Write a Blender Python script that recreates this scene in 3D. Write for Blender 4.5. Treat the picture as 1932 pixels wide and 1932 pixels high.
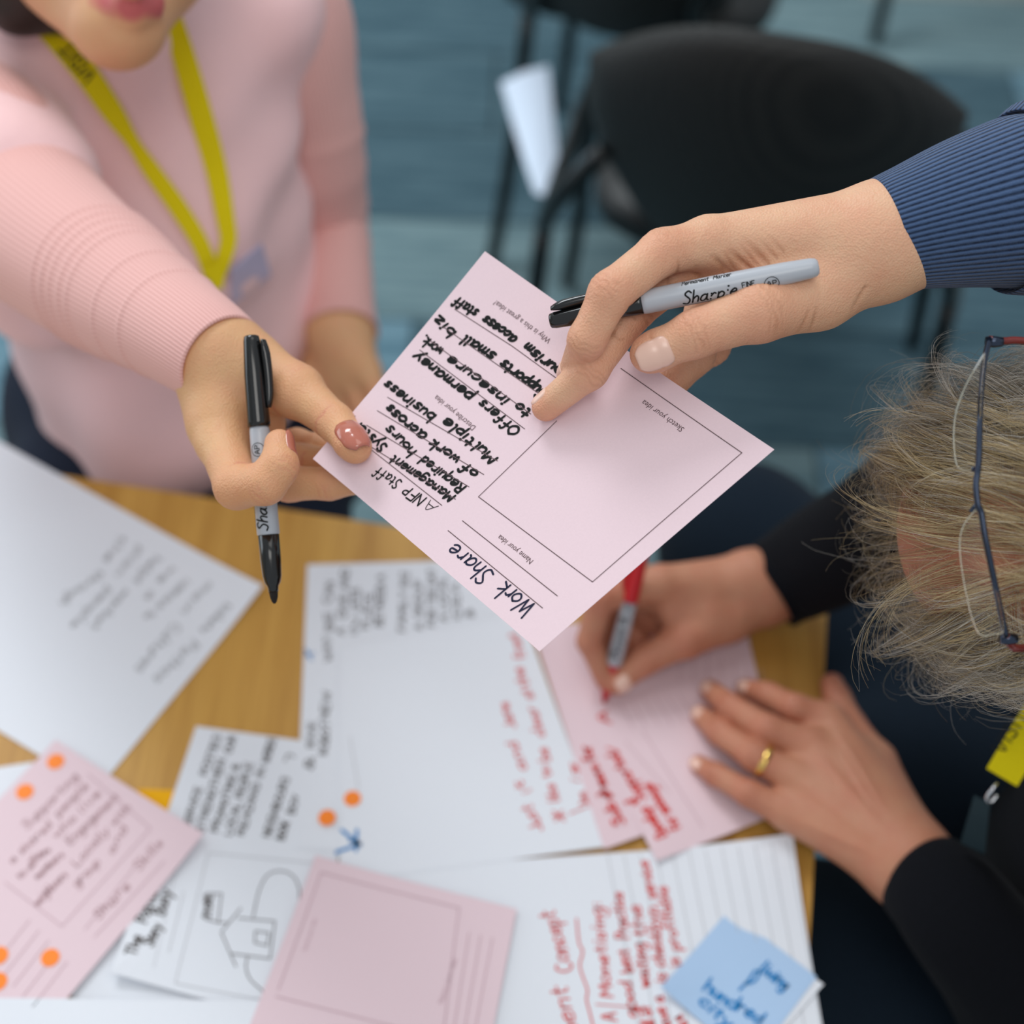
import bpy, math, random
import numpy as np
from mathutils import Vector, Matrix
from mathutils.bvhtree import BVHTree

for o in list(bpy.data.objects):
    bpy.data.objects.remove(o)
scn = bpy.context.scene
COL = scn.collection
rnd = random.Random(7)
rng = np.random.default_rng(7)

# ------------------------------------------------------------------ camera
FPX = 35.0 / 24.0 * 1932
PITCH, ROLL = math.radians(51), math.radians(2)
CAM = np.array([0, 0, 1.70])
_X = np.array([1, 0, 0.0]); _Y = np.array([0, math.sin(PITCH), math.cos(PITCH)])
FW = np.array([0, math.cos(PITCH), -math.sin(PITCH)])
RT = math.cos(ROLL) * _X + math.sin(ROLL) * _Y
UP = -math.sin(ROLL) * _X + math.cos(ROLL) * _Y
cd = bpy.data.cameras.new('camera'); cam = bpy.data.objects.new('camera', cd); COL.objects.link(cam)
cam.matrix_world = Matrix(((RT[0], UP[0], -FW[0], CAM[0]), (RT[1], UP[1], -FW[1], CAM[1]), (RT[2], UP[2], -FW[2], CAM[2]), (0, 0, 0, 1)))
cd.sensor_width = 24; cd.sensor_height = 24; cd.lens = 35; cd.clip_start = 0.02
cd.dof.use_dof = True; cd.dof.focus_distance = 0.75; cd.dof.aperture_fstop = 2.4
scn.camera = cam

def P(x, y, d):
    """point seen at photo position (x, y), d metres along the view axis"""
    return CAM + d * (FW + (x - 966) / FPX * RT - (y - 966) / FPX * UP)
def Z(x, y, z):
    """point at photo position (x, y) on the level z"""
    D = FW + (x - 966) / FPX * RT - (y - 966) / FPX * UP
    return CAM + (z - CAM[2]) / D[2] * D
def pix(p):
    q = np.asarray(p) - CAM; d = q @ FW
    return 966 + FPX * (q @ RT) / d, 966 - FPX * (q @ UP) / d, d

# ------------------------------------------------------------------ light
w = bpy.data.worlds.new('world'); scn.world = w; w.use_nodes = True
w.node_tree.nodes['Background'].inputs[0].default_value = (0.87, 0.94, 1.0, 1)
w.node_tree.nodes['Background'].inputs[1].default_value = 0.62
def area(name, loc, target, sx, sy, power, col):
    l = bpy.data.lights.new(name, 'AREA'); l.shape = 'RECTANGLE'; l.size = sx; l.size_y = sy
    l.energy = power; l.color = col
    o = bpy.data.objects.new(name, l); COL.objects.link(o); o.location = loc
    o.rotation_euler = (Vector(target) - Vector(loc)).to_track_quat('-Z', 'Y').to_euler()
    return o
area('ceiling_panel_light', (0.35, 0.9, 3.3), (0.35, 0.9, 0), 1.2, 1.2, 8, (1, 0.97, 0.92))
area('ceiling_panel_light', (-1.2, 2.6, 3.3), (-1.2, 2.6, 0), 1.2, 1.2, 72, (0.92, 0.97, 1.0))
area('ceiling_panel_light', (0.1, -0.8, 3.3), (0.1, -0.8, 0), 1.2, 1.2, 17, (1, 0.97, 0.92))
area('window_light', (-3.3, 2.1, 1.55), (0, 2.1, 1.2), 2.9, 1.5, 38, (0.84, 0.93, 1.0))
vs = scn.view_settings
vs.view_transform = 'Standard'; vs.look = 'None'; vs.gamma = 1.0; vs.use_curve_mapping = False
vs.exposure = -0.12

# ------------------------------------------------------------------ materials
def lin(r, g, b):
    f = lambda c: (c / 255 / 12.92) if c / 255 <= 0.04045 else ((c / 255 + 0.055) / 1.055) ** 2.4
    return (f(r), f(g), f(b), 1)
class NT:
    def __init__(s, name):
        s.m = bpy.data.materials.new(name); s.m.use_nodes = True
        s.t = s.m.node_tree; s.b = s.t.nodes['Principled BSDF']
    def n(s, typ, **kw):
        x = s.t.nodes.new(typ)
        for k, v in kw.items():
            if k in x.inputs.keys(): x.inputs[k].default_value = v
            else: setattr(x, k, v)
        return x
    def l(s, a, b): s.t.links.new(a, b)
    def ramp(s, fac, c0, c1, p0=0.3, p1=0.7):
        r = s.n('ShaderNodeValToRGB'); e = r.color_ramp.elements
        e[0].position = p0; e[0].color = c0; e[1].position = p1; e[1].color = c1
        s.l(fac, r.inputs[0]); return r
    def bump(s, h, strength, dist=0.001):
        b = s.n('ShaderNodeBump', Strength=strength, Distance=dist)
        s.l(h, b.inputs['Height']); s.l(b.outputs[0], s.b.inputs['Normal']); return b
def plain(name, col, rough=0.6, metal=0.0, noise=0, spec=0.5, var=0.0):
    t = NT(name); t.b.inputs['Base Color'].default_value = col
    t.b.inputs['Roughness'].default_value = rough; t.b.inputs['Metallic'].default_value = metal
    t.b.inputs['Specular IOR Level'].default_value = spec
    if var:
        tc = t.n('ShaderNodeTexCoord'); nz = t.n('ShaderNodeTexNoise', Scale=noise, Detail=4.0)
        t.l(tc.outputs['Object'], nz.inputs['Vector'])
        c0 = tuple(c * (1 - var) for c in col[:3]) + (1,); c1 = tuple(min(1, c * (1 + var)) for c in col[:3]) + (1,)
        t.l(t.ramp(nz.outputs[0], c0, c1).outputs[0], t.b.inputs['Base Color'])
        t.bump(nz.outputs[0], 0.15, 0.0005)
    return t.m
def skin(name, base, red, dark):
    t = NT(name)
    tc = t.n('ShaderNodeTexCoord')
    at = t.n('ShaderNodeAttribute', attribute_name='tint')
    sp = t.n('ShaderNodeSeparateColor'); t.l(at.outputs['Color'], sp.inputs[0])
    nz = t.n('ShaderNodeTexNoise', Scale=55.0, Detail=5.0, Roughness=0.6); t.l(tc.outputs['Object'], nz.inputs['Vector'])
    base_r = t.ramp(nz.outputs[0], base, tuple(0.55 * a + 0.45 * b for a, b in zip(base, red)), 0.35, 0.75)
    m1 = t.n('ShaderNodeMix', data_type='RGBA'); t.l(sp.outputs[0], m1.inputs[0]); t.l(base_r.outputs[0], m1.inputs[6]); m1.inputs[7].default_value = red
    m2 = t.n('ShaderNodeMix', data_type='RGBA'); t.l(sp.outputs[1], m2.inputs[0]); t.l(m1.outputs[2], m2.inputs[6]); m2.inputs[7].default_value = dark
    t.l(m2.outputs[2], t.b.inputs['Base Color'])
    t.b.inputs['Subsurface Weight'].default_value = 0.18
    t.b.inputs['Subsurface Radius'].default_value = (1, 0.35, 0.2)
    t.b.inputs['Subsurface Scale'].default_value = 0.004
    t.b.inputs['Roughness'].default_value = 0.52
    v = t.n('ShaderNodeTexVoronoi', Scale=900.0); t.l(tc.outputs['Object'], v.inputs['Vector'])
    n2 = t.n('ShaderNodeTexNoise', Scale=260.0, Detail=3.0); t.l(tc.outputs['Object'], n2.inputs['Vector'])
    ad = t.n('ShaderNodeMath', operation='ADD'); t.l(v.outputs['Distance'], ad.inputs[0]); t.l(n2.outputs[0], ad.inputs[1])
    t.bump(ad.outputs[0], 0.40, 0.0007)
    return t.m
def knit(name, c0, c1, ribs, rough=0.9, strength=0.6, heather=0.0):
    """ribbed cloth: ribs counted around the UV u axis"""
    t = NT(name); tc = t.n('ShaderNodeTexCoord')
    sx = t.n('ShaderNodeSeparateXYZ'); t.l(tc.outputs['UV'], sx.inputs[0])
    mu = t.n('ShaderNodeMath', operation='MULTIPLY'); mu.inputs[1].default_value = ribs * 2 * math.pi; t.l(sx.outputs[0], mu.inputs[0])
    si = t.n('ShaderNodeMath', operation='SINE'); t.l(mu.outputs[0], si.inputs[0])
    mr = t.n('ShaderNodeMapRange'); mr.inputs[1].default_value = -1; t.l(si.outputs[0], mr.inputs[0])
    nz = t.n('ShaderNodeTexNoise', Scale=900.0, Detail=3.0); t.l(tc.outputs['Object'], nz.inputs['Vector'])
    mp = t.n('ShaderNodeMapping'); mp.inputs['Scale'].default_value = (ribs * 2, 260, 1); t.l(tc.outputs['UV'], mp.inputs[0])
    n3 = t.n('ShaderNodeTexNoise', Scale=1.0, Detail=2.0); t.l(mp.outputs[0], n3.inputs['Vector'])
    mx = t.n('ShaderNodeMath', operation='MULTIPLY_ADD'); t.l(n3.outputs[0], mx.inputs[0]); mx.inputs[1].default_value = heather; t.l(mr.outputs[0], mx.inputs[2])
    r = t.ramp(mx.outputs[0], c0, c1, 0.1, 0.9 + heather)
    t.l(r.outputs[0], t.b.inputs['Base Color']); t.b.inputs['Roughness'].default_value = rough
    t.b.inputs['Specular IOR Level'].default_value = 0.15
    t.b.inputs['Sheen Weight'].default_value = 0.15
    ad = t.n('ShaderNodeMath', operation='ADD'); t.l(mr.outputs[0], ad.inputs[0]); t.l(nz.outputs[0], ad.inputs[1])
    t.bump(ad.outputs[0], strength, 0.0006)
    return t.m
def cloth(name, c, scale=700, strength=0.4, var=0.12, sheen=0.1):
    t = NT(name); tc = t.n('ShaderNodeTexCoord')
    nz = t.n('ShaderNodeTexNoise', Scale=float(scale), Detail=3.0); t.l(tc.outputs['Object'], nz.inputs['Vector'])
    c0 = tuple(x * (1 - var) for x in c[:3]) + (1,); c1 = tuple(min(1, x * (1 + var)) for x in c[:3]) + (1,)
    t.l(t.ramp(nz.outputs[0], c0, c1).outputs[0], t.b.inputs['Base Color'])
    t.b.inputs['Roughness'].default_value = 0.92; t.b.inputs['Sheen Weight'].default_value = sheen
    t.b.inputs['Specular IOR Level'].default_value = 0.15
    t.bump(nz.outputs[0], strength, 0.0006)
    return t.m
def paper_mat(name, c):
    t = NT(name); tc = t.n('ShaderNodeTexCoord')
    nz = t.n('ShaderNodeTexNoise', Scale=900.0, Detail=4.0); t.l(tc.outputs['Object'], nz.inputs['Vector'])
    c0 = tuple(x * 0.97 for x in c[:3]) + (1,)
    t.l(t.ramp(nz.outputs[0], c0, c).outputs[0], t.b.inputs['Base Color'])
    t.b.inputs['Roughness'].default_value = 0.75; t.b.inputs['Specular IOR Level'].default_value = 0.25
    t.bump(nz.outputs[0], 0.06, 0.0003)
    return t.m
def wood_mat(name, ang):
    t = NT(name); tc = t.n('ShaderNodeTexCoord')
    mp = t.n('ShaderNodeMapping'); mp.inputs['Rotation'].default_value = (0, 0, ang); mp.inputs['Scale'].default_value = (30, 1.6, 5)
    t.l(tc.outputs['Object'], mp.inputs[0])
    n1 = t.n('ShaderNodeTexNoise', Scale=1.0, Detail=6.0, Roughness=0.6, Distortion=0.4); t.l(mp.outputs[0], n1.inputs['Vector'])
    r = t.ramp(n1.outputs[0], lin(176, 124, 44), lin(218, 170, 84), 0.28, 0.72)
    mp2 = t.n('ShaderNodeMapping'); mp2.inputs['Rotation'].default_value = (0, 0, ang); mp2.inputs['Scale'].default_value = (420, 14, 5)
    t.l(tc.outputs['Object'], mp2.inputs[0])
    n2 = t.n('ShaderNodeTexNoise', Scale=1.0, Detail=3.0); t.l(mp2.outputs[0], n2.inputs['Vector'])
    mx = t.n('ShaderNodeMix', data_type='RGBA', blend_type='MULTIPLY'); mx.inputs[0].default_value = 0.35
    t.l(r.outputs[0], mx.inputs[6]); t.l(t.ramp(n2.outputs[0], (0.6, 0.5, 0.4, 1), (1, 1, 1, 1)).outputs[0], mx.inputs[7])
    t.l(mx.outputs[2], t.b.inputs['Base Color']); t.b.inputs['Roughness'].default_value = 0.48
    t.bump(n2.outputs[0], 0.08, 0.0003)
    return t.m
def carpet_mat(name, c0, c1):
    t = NT(name); tc = t.n('ShaderNodeTexCoord')
    mp = t.n('ShaderNodeMapping'); mp.inputs['Scale'].default_value = (5, 60, 5); t.l(tc.outputs['Object'], mp.inputs[0])
    n1 = t.n('ShaderNodeTexNoise', Scale=1.0, Detail=5.0, Roughness=0.65); t.l(mp.outputs[0], n1.inputs['Vector'])
    t.l(t.ramp(n1.outputs[0], c0, c1, 0.35, 0.65).outputs[0], t.b.inputs['Base Color'])
    t.b.inputs['Roughness'].default_value = 0.95; t.b.inputs['Specular IOR Level'].default_value = 0.1
    n2 = t.n('ShaderNodeTexNoise', Scale=500.0, Detail=2.0); t.l(tc.outputs['Object'], n2.inputs['Vector'])
    t.bump(n2.outputs[0], 0.7, 0.003)
    return t.m

M = dict(
    skin_man=skin('skin_tan', lin(222, 176, 142), lin(212, 138, 110), lin(176, 116, 82)),
    skin_woman=skin('skin_warm', lin(218, 170, 124), lin(216, 146, 112), lin(196, 96, 96)),
    skin_old=skin('skin_ruddy', lin(192, 134, 104), lin(184, 104, 80), lin(150, 84, 62)),
    nail=plain('natural_nail', lin(232, 190, 172), 0.25, spec=0.6),
    nail_white=plain('nail_edge', lin(240, 226, 212), 0.35),
    polish=plain('nail_polish', lin(182, 106, 88), 0.12, spec=0.7),
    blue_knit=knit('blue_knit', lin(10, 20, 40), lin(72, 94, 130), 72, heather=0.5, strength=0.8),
    pink_knit_shaded=knit('pink_knit_shaded', lin(221, 167, 160), lin(236, 186, 181), 80, strength=0.35),  # sleeves: same fabric as the torso, shade put into a darker tone
    pink_cloth_lit=cloth('pink_wool_lit', lin(242, 201, 202), 600, 0.25, 0.04, 0.2),  # torso: same fabric as the sleeves, light put into a paler tone
    navy=cloth('navy_cloth', lin(10, 12, 18), 600, 0.4, 0.2, 0.02),
    denim=cloth('dark_denim', lin(26, 34, 50), 800, 0.5, 0.25, 0.03),
    blue_trouser=cloth('blue_trouser', lin(20, 32, 44), 800, 0.5, 0.2, 0.03),
    yellow=cloth('yellow_webbing', lin(222, 204, 22), 1500, 0.3, 0.05, 0.0),
    ink=plain('black_ink', lin(20, 22, 22), 0.6, spec=0.2),
    ink_blue=plain('blue_black_ink', lin(28, 32, 58), 0.6, spec=0.2),
    ink_brown=plain('brown_black_ink', lin(66, 56, 50), 0.6, spec=0.2),
    ink_red=plain('red_ink', lin(214, 44, 34), 0.6, spec=0.2),
    ink_faint=plain('faded_ink', lin(172, 132, 138), 0.6, spec=0.2),
    ink_cyan=plain('blue_ink', lin(28, 130, 196), 0.6, spec=0.2),
    print_grey=plain('printed_grey', lin(104, 84, 88), 0.7, spec=0.2),
    print_light=plain('printed_light_grey', lin(186, 186, 190), 0.7, spec=0.2),
    print_pink=plain('printed_on_pink', lin(192, 158, 168), 0.7, spec=0.2),
    pink_paper=paper_mat('pink_paper', lin(231, 206, 213)),
    white_paper=paper_mat('white_paper', lin(230, 233, 240)),
    blue_paper=paper_mat('blue_note_paper', lin(178, 206, 238)),
    yellow_paper=paper_mat('yellow_note_paper', lin(244, 178, 10)),
    orange=plain('orange_sticker', lin(255, 134, 14), 0.55),
    black_gloss=plain('black_gloss_plastic', lin(16, 16, 17), 0.16, spec=0.6),
    grey_barrel=plain('grey_barrel_plastic', lin(176, 180, 188), 0.30, spec=0.55),
    red_gloss=plain('red_plastic', lin(190, 14, 26), 0.3),
    felt=plain('marker_felt', lin(28, 22, 20), 0.95),
    felt_red=plain('red_felt', lin(176, 18, 24), 0.9),
    gold=plain('gold', (0.9, 0.62, 0.18, 1), 0.22, 1.0),
    steel=plain('steel', (0.6, 0.62, 0.65, 1), 0.25, 1.0),
    gunmetal=plain('dark_metal_frame', lin(60, 68, 84), 0.22, 0.9),
    tortoise=plain('brown_temple', lin(110, 40, 36), 0.25, noise=60, var=0.3),
    chair_mesh=None, chair_black=plain('black_chair_plastic', lin(20, 23, 24), 0.5),
    chair_tube=plain('black_painted_tube', lin(18, 24, 26), 0.3),
    hair_dark=plain('dark_hair', lin(32, 24, 20), 0.5),
    shoe=plain('black_shoe', lin(18, 18, 18), 0.5),
    wood=wood_mat('oak_laminate', math.radians(20)),
    table_leg=plain('grey_steel_leg', lin(120, 122, 124), 0.4, 0.6),
    carpet_a=carpet_mat('carpet_teal', lin(84, 118, 134), lin(126, 158, 172)),
    carpet_b=carpet_mat('carpet_grey_teal', lin(94, 120, 128), lin(132, 156, 160)),
    carpet_c=carpet_mat('carpet_dark', lin(56, 82, 94), lin(92, 118, 128)),
    carpet_d=carpet_mat('carpet_pale', lin(128, 140, 140), lin(160, 168, 164)),
    screed=plain('subfloor', lin(40, 44, 46), 0.9),
)
def glass_mat(name, col, rough=0.0, ior=1.5, alpha=1.0):
    t = NT(name); t.b.inputs['Base Color'].default_value = col; t.b.inputs['Roughness'].default_value = rough
    t.b.inputs['Transmission Weight'].default_value = 1.0; t.b.inputs['IOR'].default_value = ior
    return t.m
M['lens'] = glass_mat('spectacle_lens', (0.97, 0.98, 0.97, 1), 0.0, 1.3)
M['plastic_clear'] = plain('frosted_badge_plastic', lin(196, 186, 212), 0.25)
def mesh_back():
    t = NT('black_chair_mesh'); tc = t.n('ShaderNodeTexCoord')
    mp = t.n('ShaderNodeMapping'); mp.inputs['Scale'].default_value = (150, 150, 150); t.l(tc.outputs['Object'], mp.inputs[0])
    v = t.n('ShaderNodeTexVoronoi', Scale=1.0, Randomness=0.15); t.l(mp.outputs[0], v.inputs['Vector'])
    t.l(t.ramp(v.outputs['Distance'], lin(36, 36, 34), lin(14, 16, 16), 0.2, 0.6).outputs[0], t.b.inputs['Base Color'])
    t.b.inputs['Roughness'].default_value = 0.6; t.bump(v.outputs['Distance'], 0.8, 0.002); return t.m
M['chair_mesh'] = mesh_back()

# ------------------------------------------------------------------ object helpers
def link(name, me, mat=None, parent=None, smooth=True):
    o = bpy.data.objects.new(name, me); COL.objects.link(o)
    if mat is not None and not me.materials: me.materials.append(mat)
    if smooth and len(me.polygons): me.polygons.foreach_set('use_smooth', [True] * len(me.polygons))
    if parent is not None:
        o.parent = parent; o.matrix_parent_inverse = parent.matrix_world.inverted()
    return o
def mesh(name, verts, faces, mat=None, parent=None, smooth=True, uv=None):
    me = bpy.data.meshes.new(name)
    me.from_pydata([tuple(map(float, v)) for v in verts], [], [tuple(int(i) for i in f) for f in faces]); me.update()
    if uv is not None:
        L = me.uv_layers.new(name='UVMap'); vi = np.empty(len(me.loops), np.int32); me.loops.foreach_get('vertex_index', vi)
        L.data.foreach_set('uv', np.asarray(uv, np.float32)[vi].ravel())
    return link(name, me, mat, parent, smooth)
def fast_mesh(name, V, Q):
    """quads from arrays"""
    me = bpy.data.meshes.new(name); V = np.asarray(V, np.float32); Q = np.asarray(Q, np.int32)
    n = Q.shape[1]
    me.vertices.add(len(V)); me.vertices.foreach_set('co', V.ravel())
    me.loops.add(Q.size); me.loops.foreach_set('vertex_index', Q.ravel())
    me.polygons.add(len(Q)); me.polygons.foreach_set('loop_start', np.arange(0, Q.size, n, dtype=np.int32))
    me.polygons.foreach_set('loop_total', np.full(len(Q), n, np.int32)); me.update(calc_edges=True); me.validate()
    return me
def thing(name, label, cat, loc=(0, 0, 0), group=None):
    o = bpy.data.objects.new(name, None); COL.objects.link(o); o.location = tuple(map(float, loc)); o.empty_display_size = 0.05
    bpy.context.view_layer.update()
    tag(o, label, cat, group); return o
def tag(o, label, cat, group=None):
    o['label'] = label; o['category'] = cat
    if group: o['group'] = group
    return o
class MB:
    def __init__(s): s.v = []; s.f = []; s.uv = []
    def add(s, V, Fs, uv=None):
        b = len(s.v); s.v += [tuple(map(float, p)) for p in V]; s.f += [tuple(i + b for i in f) for f in Fs]
        s.uv += [tuple(u) for u in uv] if uv is not None else [(0, 0)] * len(V)
    def build(s, name, mat, parent=None, smooth=True, uv=False):
        return mesh(name, s.v, s.f, mat, parent, smooth, s.uv if uv else None)
def spline(pts, n):
    """Catmull-Rom through pts (any width of tuple)"""
    p = np.asarray(pts, float); m = len(p)
    if m == 2: return np.array([p[0] + (p[1] - p[0]) * t for t in np.linspace(0, 1, n + 1)])
    q = np.vstack([2 * p[0] - p[1], p, 2 * p[-1] - p[-2]]); out = []
    for i in range(m - 1):
        a, b, c, d = q[i:i + 4]
        for t in np.linspace(0, 1, n, endpoint=False):
            out.append(0.5 * ((2 * b) + (c - a) * t + (2 * a - 5 * b + 4 * c - d) * t * t + (3 * b - a - 3 * c + d) * t ** 3))
    out.append(p[-1]); return np.array(out)
def tube(mb, path, rad, seg=10, flat=None, caps=True, rfun=None):
    """swept tube along path; flat=(vector, factor) squashes the section along a direction; rfun(t,ang) scales the radius"""
    path = np.asarray(path, float); n = len(path)
    rad = np.full(n, rad) if np.isscalar(rad) else np.asarray(rad)
    T = np.gradient(path, axis=0); T /= np.linalg.norm(T, axis=1)[:, None] + 1e-12
    ref = np.array([0, 0, 1.0]) if abs(T[0][2]) < 0.9 else np.array([1.0, 0, 0])
    N = np.cross(T[0], ref); N /= np.linalg.norm(N); V = []; uv = []
    L = np.r_[0, np.cumsum(np.linalg.norm(np.diff(path, axis=0), axis=1))]
    for i in range(n):
        N = N - T[i] * (N @ T[i]); N /= np.linalg.norm(N); B = np.cross(T[i], N)
        for j in range(seg + 1):
            a = 2 * math.pi * j / seg
            off = (math.cos(a) * N + math.sin(a) * B) * rad[i] * (rfun(L[i], a) if rfun else 1)
            if flat is not None:
                fv = np.asarray(flat[0], float); off = off + fv * (off @ fv) * (flat[1] - 1)
            V.append(path[i] + off); uv.append((j / seg, L[i]))
    Fs = [(i * (seg + 1) + j, i * (seg + 1) + j + 1, (i + 1) * (seg + 1) + j + 1, (i + 1) * (seg + 1) + j) for i in range(n - 1) for j in range(seg)]
    if caps: Fs += [tuple(range(seg - 1, -1, -1)), tuple((n - 1) * (seg + 1) + j for j in range(seg))]
    mb.add(V, Fs, uv)
def box(mb, lo, hi, M3=None, org=(0, 0, 0)):
    c = [(x, y, z) for x in (lo[0], hi[0]) for y in (lo[1], hi[1]) for z in (lo[2], hi[2])]
    if M3 is not None: c = [np.asarray(org) + M3 @ np.array(p) for p in c]
    mb.add(c, [(0, 1, 3, 2), (4, 6, 7, 5), (0, 4, 5, 1), (2, 3, 7, 6), (0, 2, 6, 4), (1, 5, 7, 3)])

# ------------------------------------------------------------------ implicit bodies (rounded limbs blended into one skin)
class Grid:
    def __init__(s, lo, hi, h):
        s.h = h; s.lo = np.asarray(lo, float) - 3 * h
        n = np.ceil((np.asarray(hi) + 3 * h - s.lo) / h).astype(int) + 1
        s.n = tuple(n); s.ax = [s.lo[i] + h * np.arange(n[i]) for i in range(3)]
    def blank(s): return np.full(s.n, 0.05, np.float32)
def smin(a, b, k):
    h = np.maximum(k - np.abs(a - b), 0) / k
    return np.minimum(a, b) - h * h * k * 0.25
def prim_bounds(prims):
    lo = np.min([np.minimum(np.asarray(p[0]), np.asarray(p[1])) - max(p[2], p[3]) * 1.6 for p in prims], axis=0)
    hi = np.max([np.maximum(np.asarray(p[0]), np.asarray(p[1])) + max(p[2], p[3]) * 1.6 for p in prims], axis=0)
    return lo, hi
def field(g, prims, k, F=None):
    if F is None: F = g.blank()
    for p in prims:
        a, b, ra, rb = np.asarray(p[0], float), np.asarray(p[1], float), p[2], p[3]
        fl = p[4] if len(p) > 4 else None
        m = max(ra, rb) * (1.6 if fl else 1) + max(k, 3 * g.h) + 0.002
        i0 = np.maximum(((np.minimum(a, b) - m - g.lo) / g.h).astype(int), 0)
        i1 = np.minimum(((np.maximum(a, b) + m - g.lo) / g.h).astype(int) + 2, g.n)
        if np.any(i1 <= i0): continue
        sl = tuple(slice(i0[i], i1[i]) for i in range(3))
        x = g.ax[0][sl[0]][:, None, None].astype(np.float32); y = g.ax[1][sl[1]][None, :, None].astype(np.float32); z = g.ax[2][sl[2]][None, None, :].astype(np.float32)
        px, py, pz = x - a[0], y - a[1], z - a[2]; ba = b - a
        if fl:   # squash: section wider/narrower along fl[0]
            fv = np.asarray(fl[0], float); fv = fv / np.linalg.norm(fv); s = 1 / fl[1] - 1
            dt = (px * fv[0] + py * fv[1] + pz * fv[2]) * s
            px = px + dt * fv[0]; py = py + dt * fv[1]; pz = pz + dt * fv[2]
            ba = ba + (ba @ fv) * s * fv
        bb = max(ba @ ba, 1e-12)
        h = np.clip((px * ba[0] + py * ba[1] + pz * ba[2]) / bb, 0, 1)
        d = np.sqrt((px - h * ba[0]) ** 2 + (py - h * ba[1]) ** 2 + (pz - h * ba[2]) ** 2) - (ra + (rb - ra) * h)
        F[sl] = smin(F[sl], d.astype(np.float32), k)
    return F
def surface(g, F):
    """dual surface of F = 0"""
    S = F < 0
    c = np.zeros(tuple(n - 1 for n in g.n), np.int8)
    for dx in (0, 1):
        for dy in (0, 1):
            for dz in (0, 1):
                c += S[dx:g.n[0] - 1 + dx, dy:g.n[1] - 1 + dy, dz:g.n[2] - 1 + dz]
    cells = np.argwhere((c > 0) & (c < 8))
    idx = np.full(c.shape, -1, np.int32); idx[tuple(cells.T)] = np.arange(len(cells))
    acc = np.zeros((len(cells), 3)); cnt = np.zeros(len(cells))
    corners = [(x, y, z) for x in (0, 1) for y in (0, 1) for z in (0, 1)]
    for a in corners:
        for ax in range(3):
            if a[ax]: continue
            b = list(a); b[ax] = 1
            fa = F[tuple((cells + a).T)]; fb = F[tuple((cells + b).T)]
            m = (fa < 0) != (fb < 0)
            t = np.where(m, fa / np.where(m, fa - fb, 1), 0)
            p = np.array(a, float)[None] + t[:, None] * (np.array(b) - np.array(a))
            acc[m] += p[m]; cnt += m
    V = g.lo + g.h * (cells + acc / cnt[:, None])
    quads = []
    for ax in range(3):
        u, v = (ax + 1) % 3, (ax + 2) % 3
        sl0 = [slice(None)] * 3; sl1 = [slice(None)] * 3; sl0[ax] = slice(0, -1); sl1[ax] = slice(1, None)
        A = S[tuple(sl0)]; B = S[tuple(sl1)]
        e = np.argwhere(A != B)
        e = e[(e[:, u] > 0) & (e[:, v] > 0) & (e[:, u] < g.n[u] - 1) & (e[:, v] < g.n[v] - 1)]
        fl = A[tuple(e.T)]
        def at(du, dv):
            q = e.copy(); q[:, u] -= du; q[:, v] -= dv; return idx[tuple(q.T)]
        q = np.stack([at(1, 1), at(0, 1), at(0, 0), at(1, 0)], 1)
        q[~fl] = q[~fl][:, ::-1]; quads.append(q)
    Q = np.concatenate(quads); Q = Q[(Q >= 0).all(1)]
    return V, Q
def vnormals(V, Q):
    n = np.cross(V[Q[:, 2]] - V[Q[:, 0]], V[Q[:, 3]] - V[Q[:, 1]]); N = np.zeros_like(V)
    for i in range(4): np.add.at(N, Q[:, i], n)
    return N / (np.linalg.norm(N, axis=1)[:, None] + 1e-12)
def relax(V, Q, it=2, f=0.5):
    for _ in range(it):
        A = np.zeros_like(V); c = np.zeros(len(V))
        for i in range(4):
            for j in (1, 3):
                np.add.at(A, Q[:, i], V[Q[:, (i + j) % 4]]); np.add.at(c, Q[:, i], 1)
        V = V + f * (A / np.maximum(c, 1)[:, None] - V)
    return V
def unit(v): v = np.asarray(v, float); return v / (np.linalg.norm(v) + 1e-12)

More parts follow.
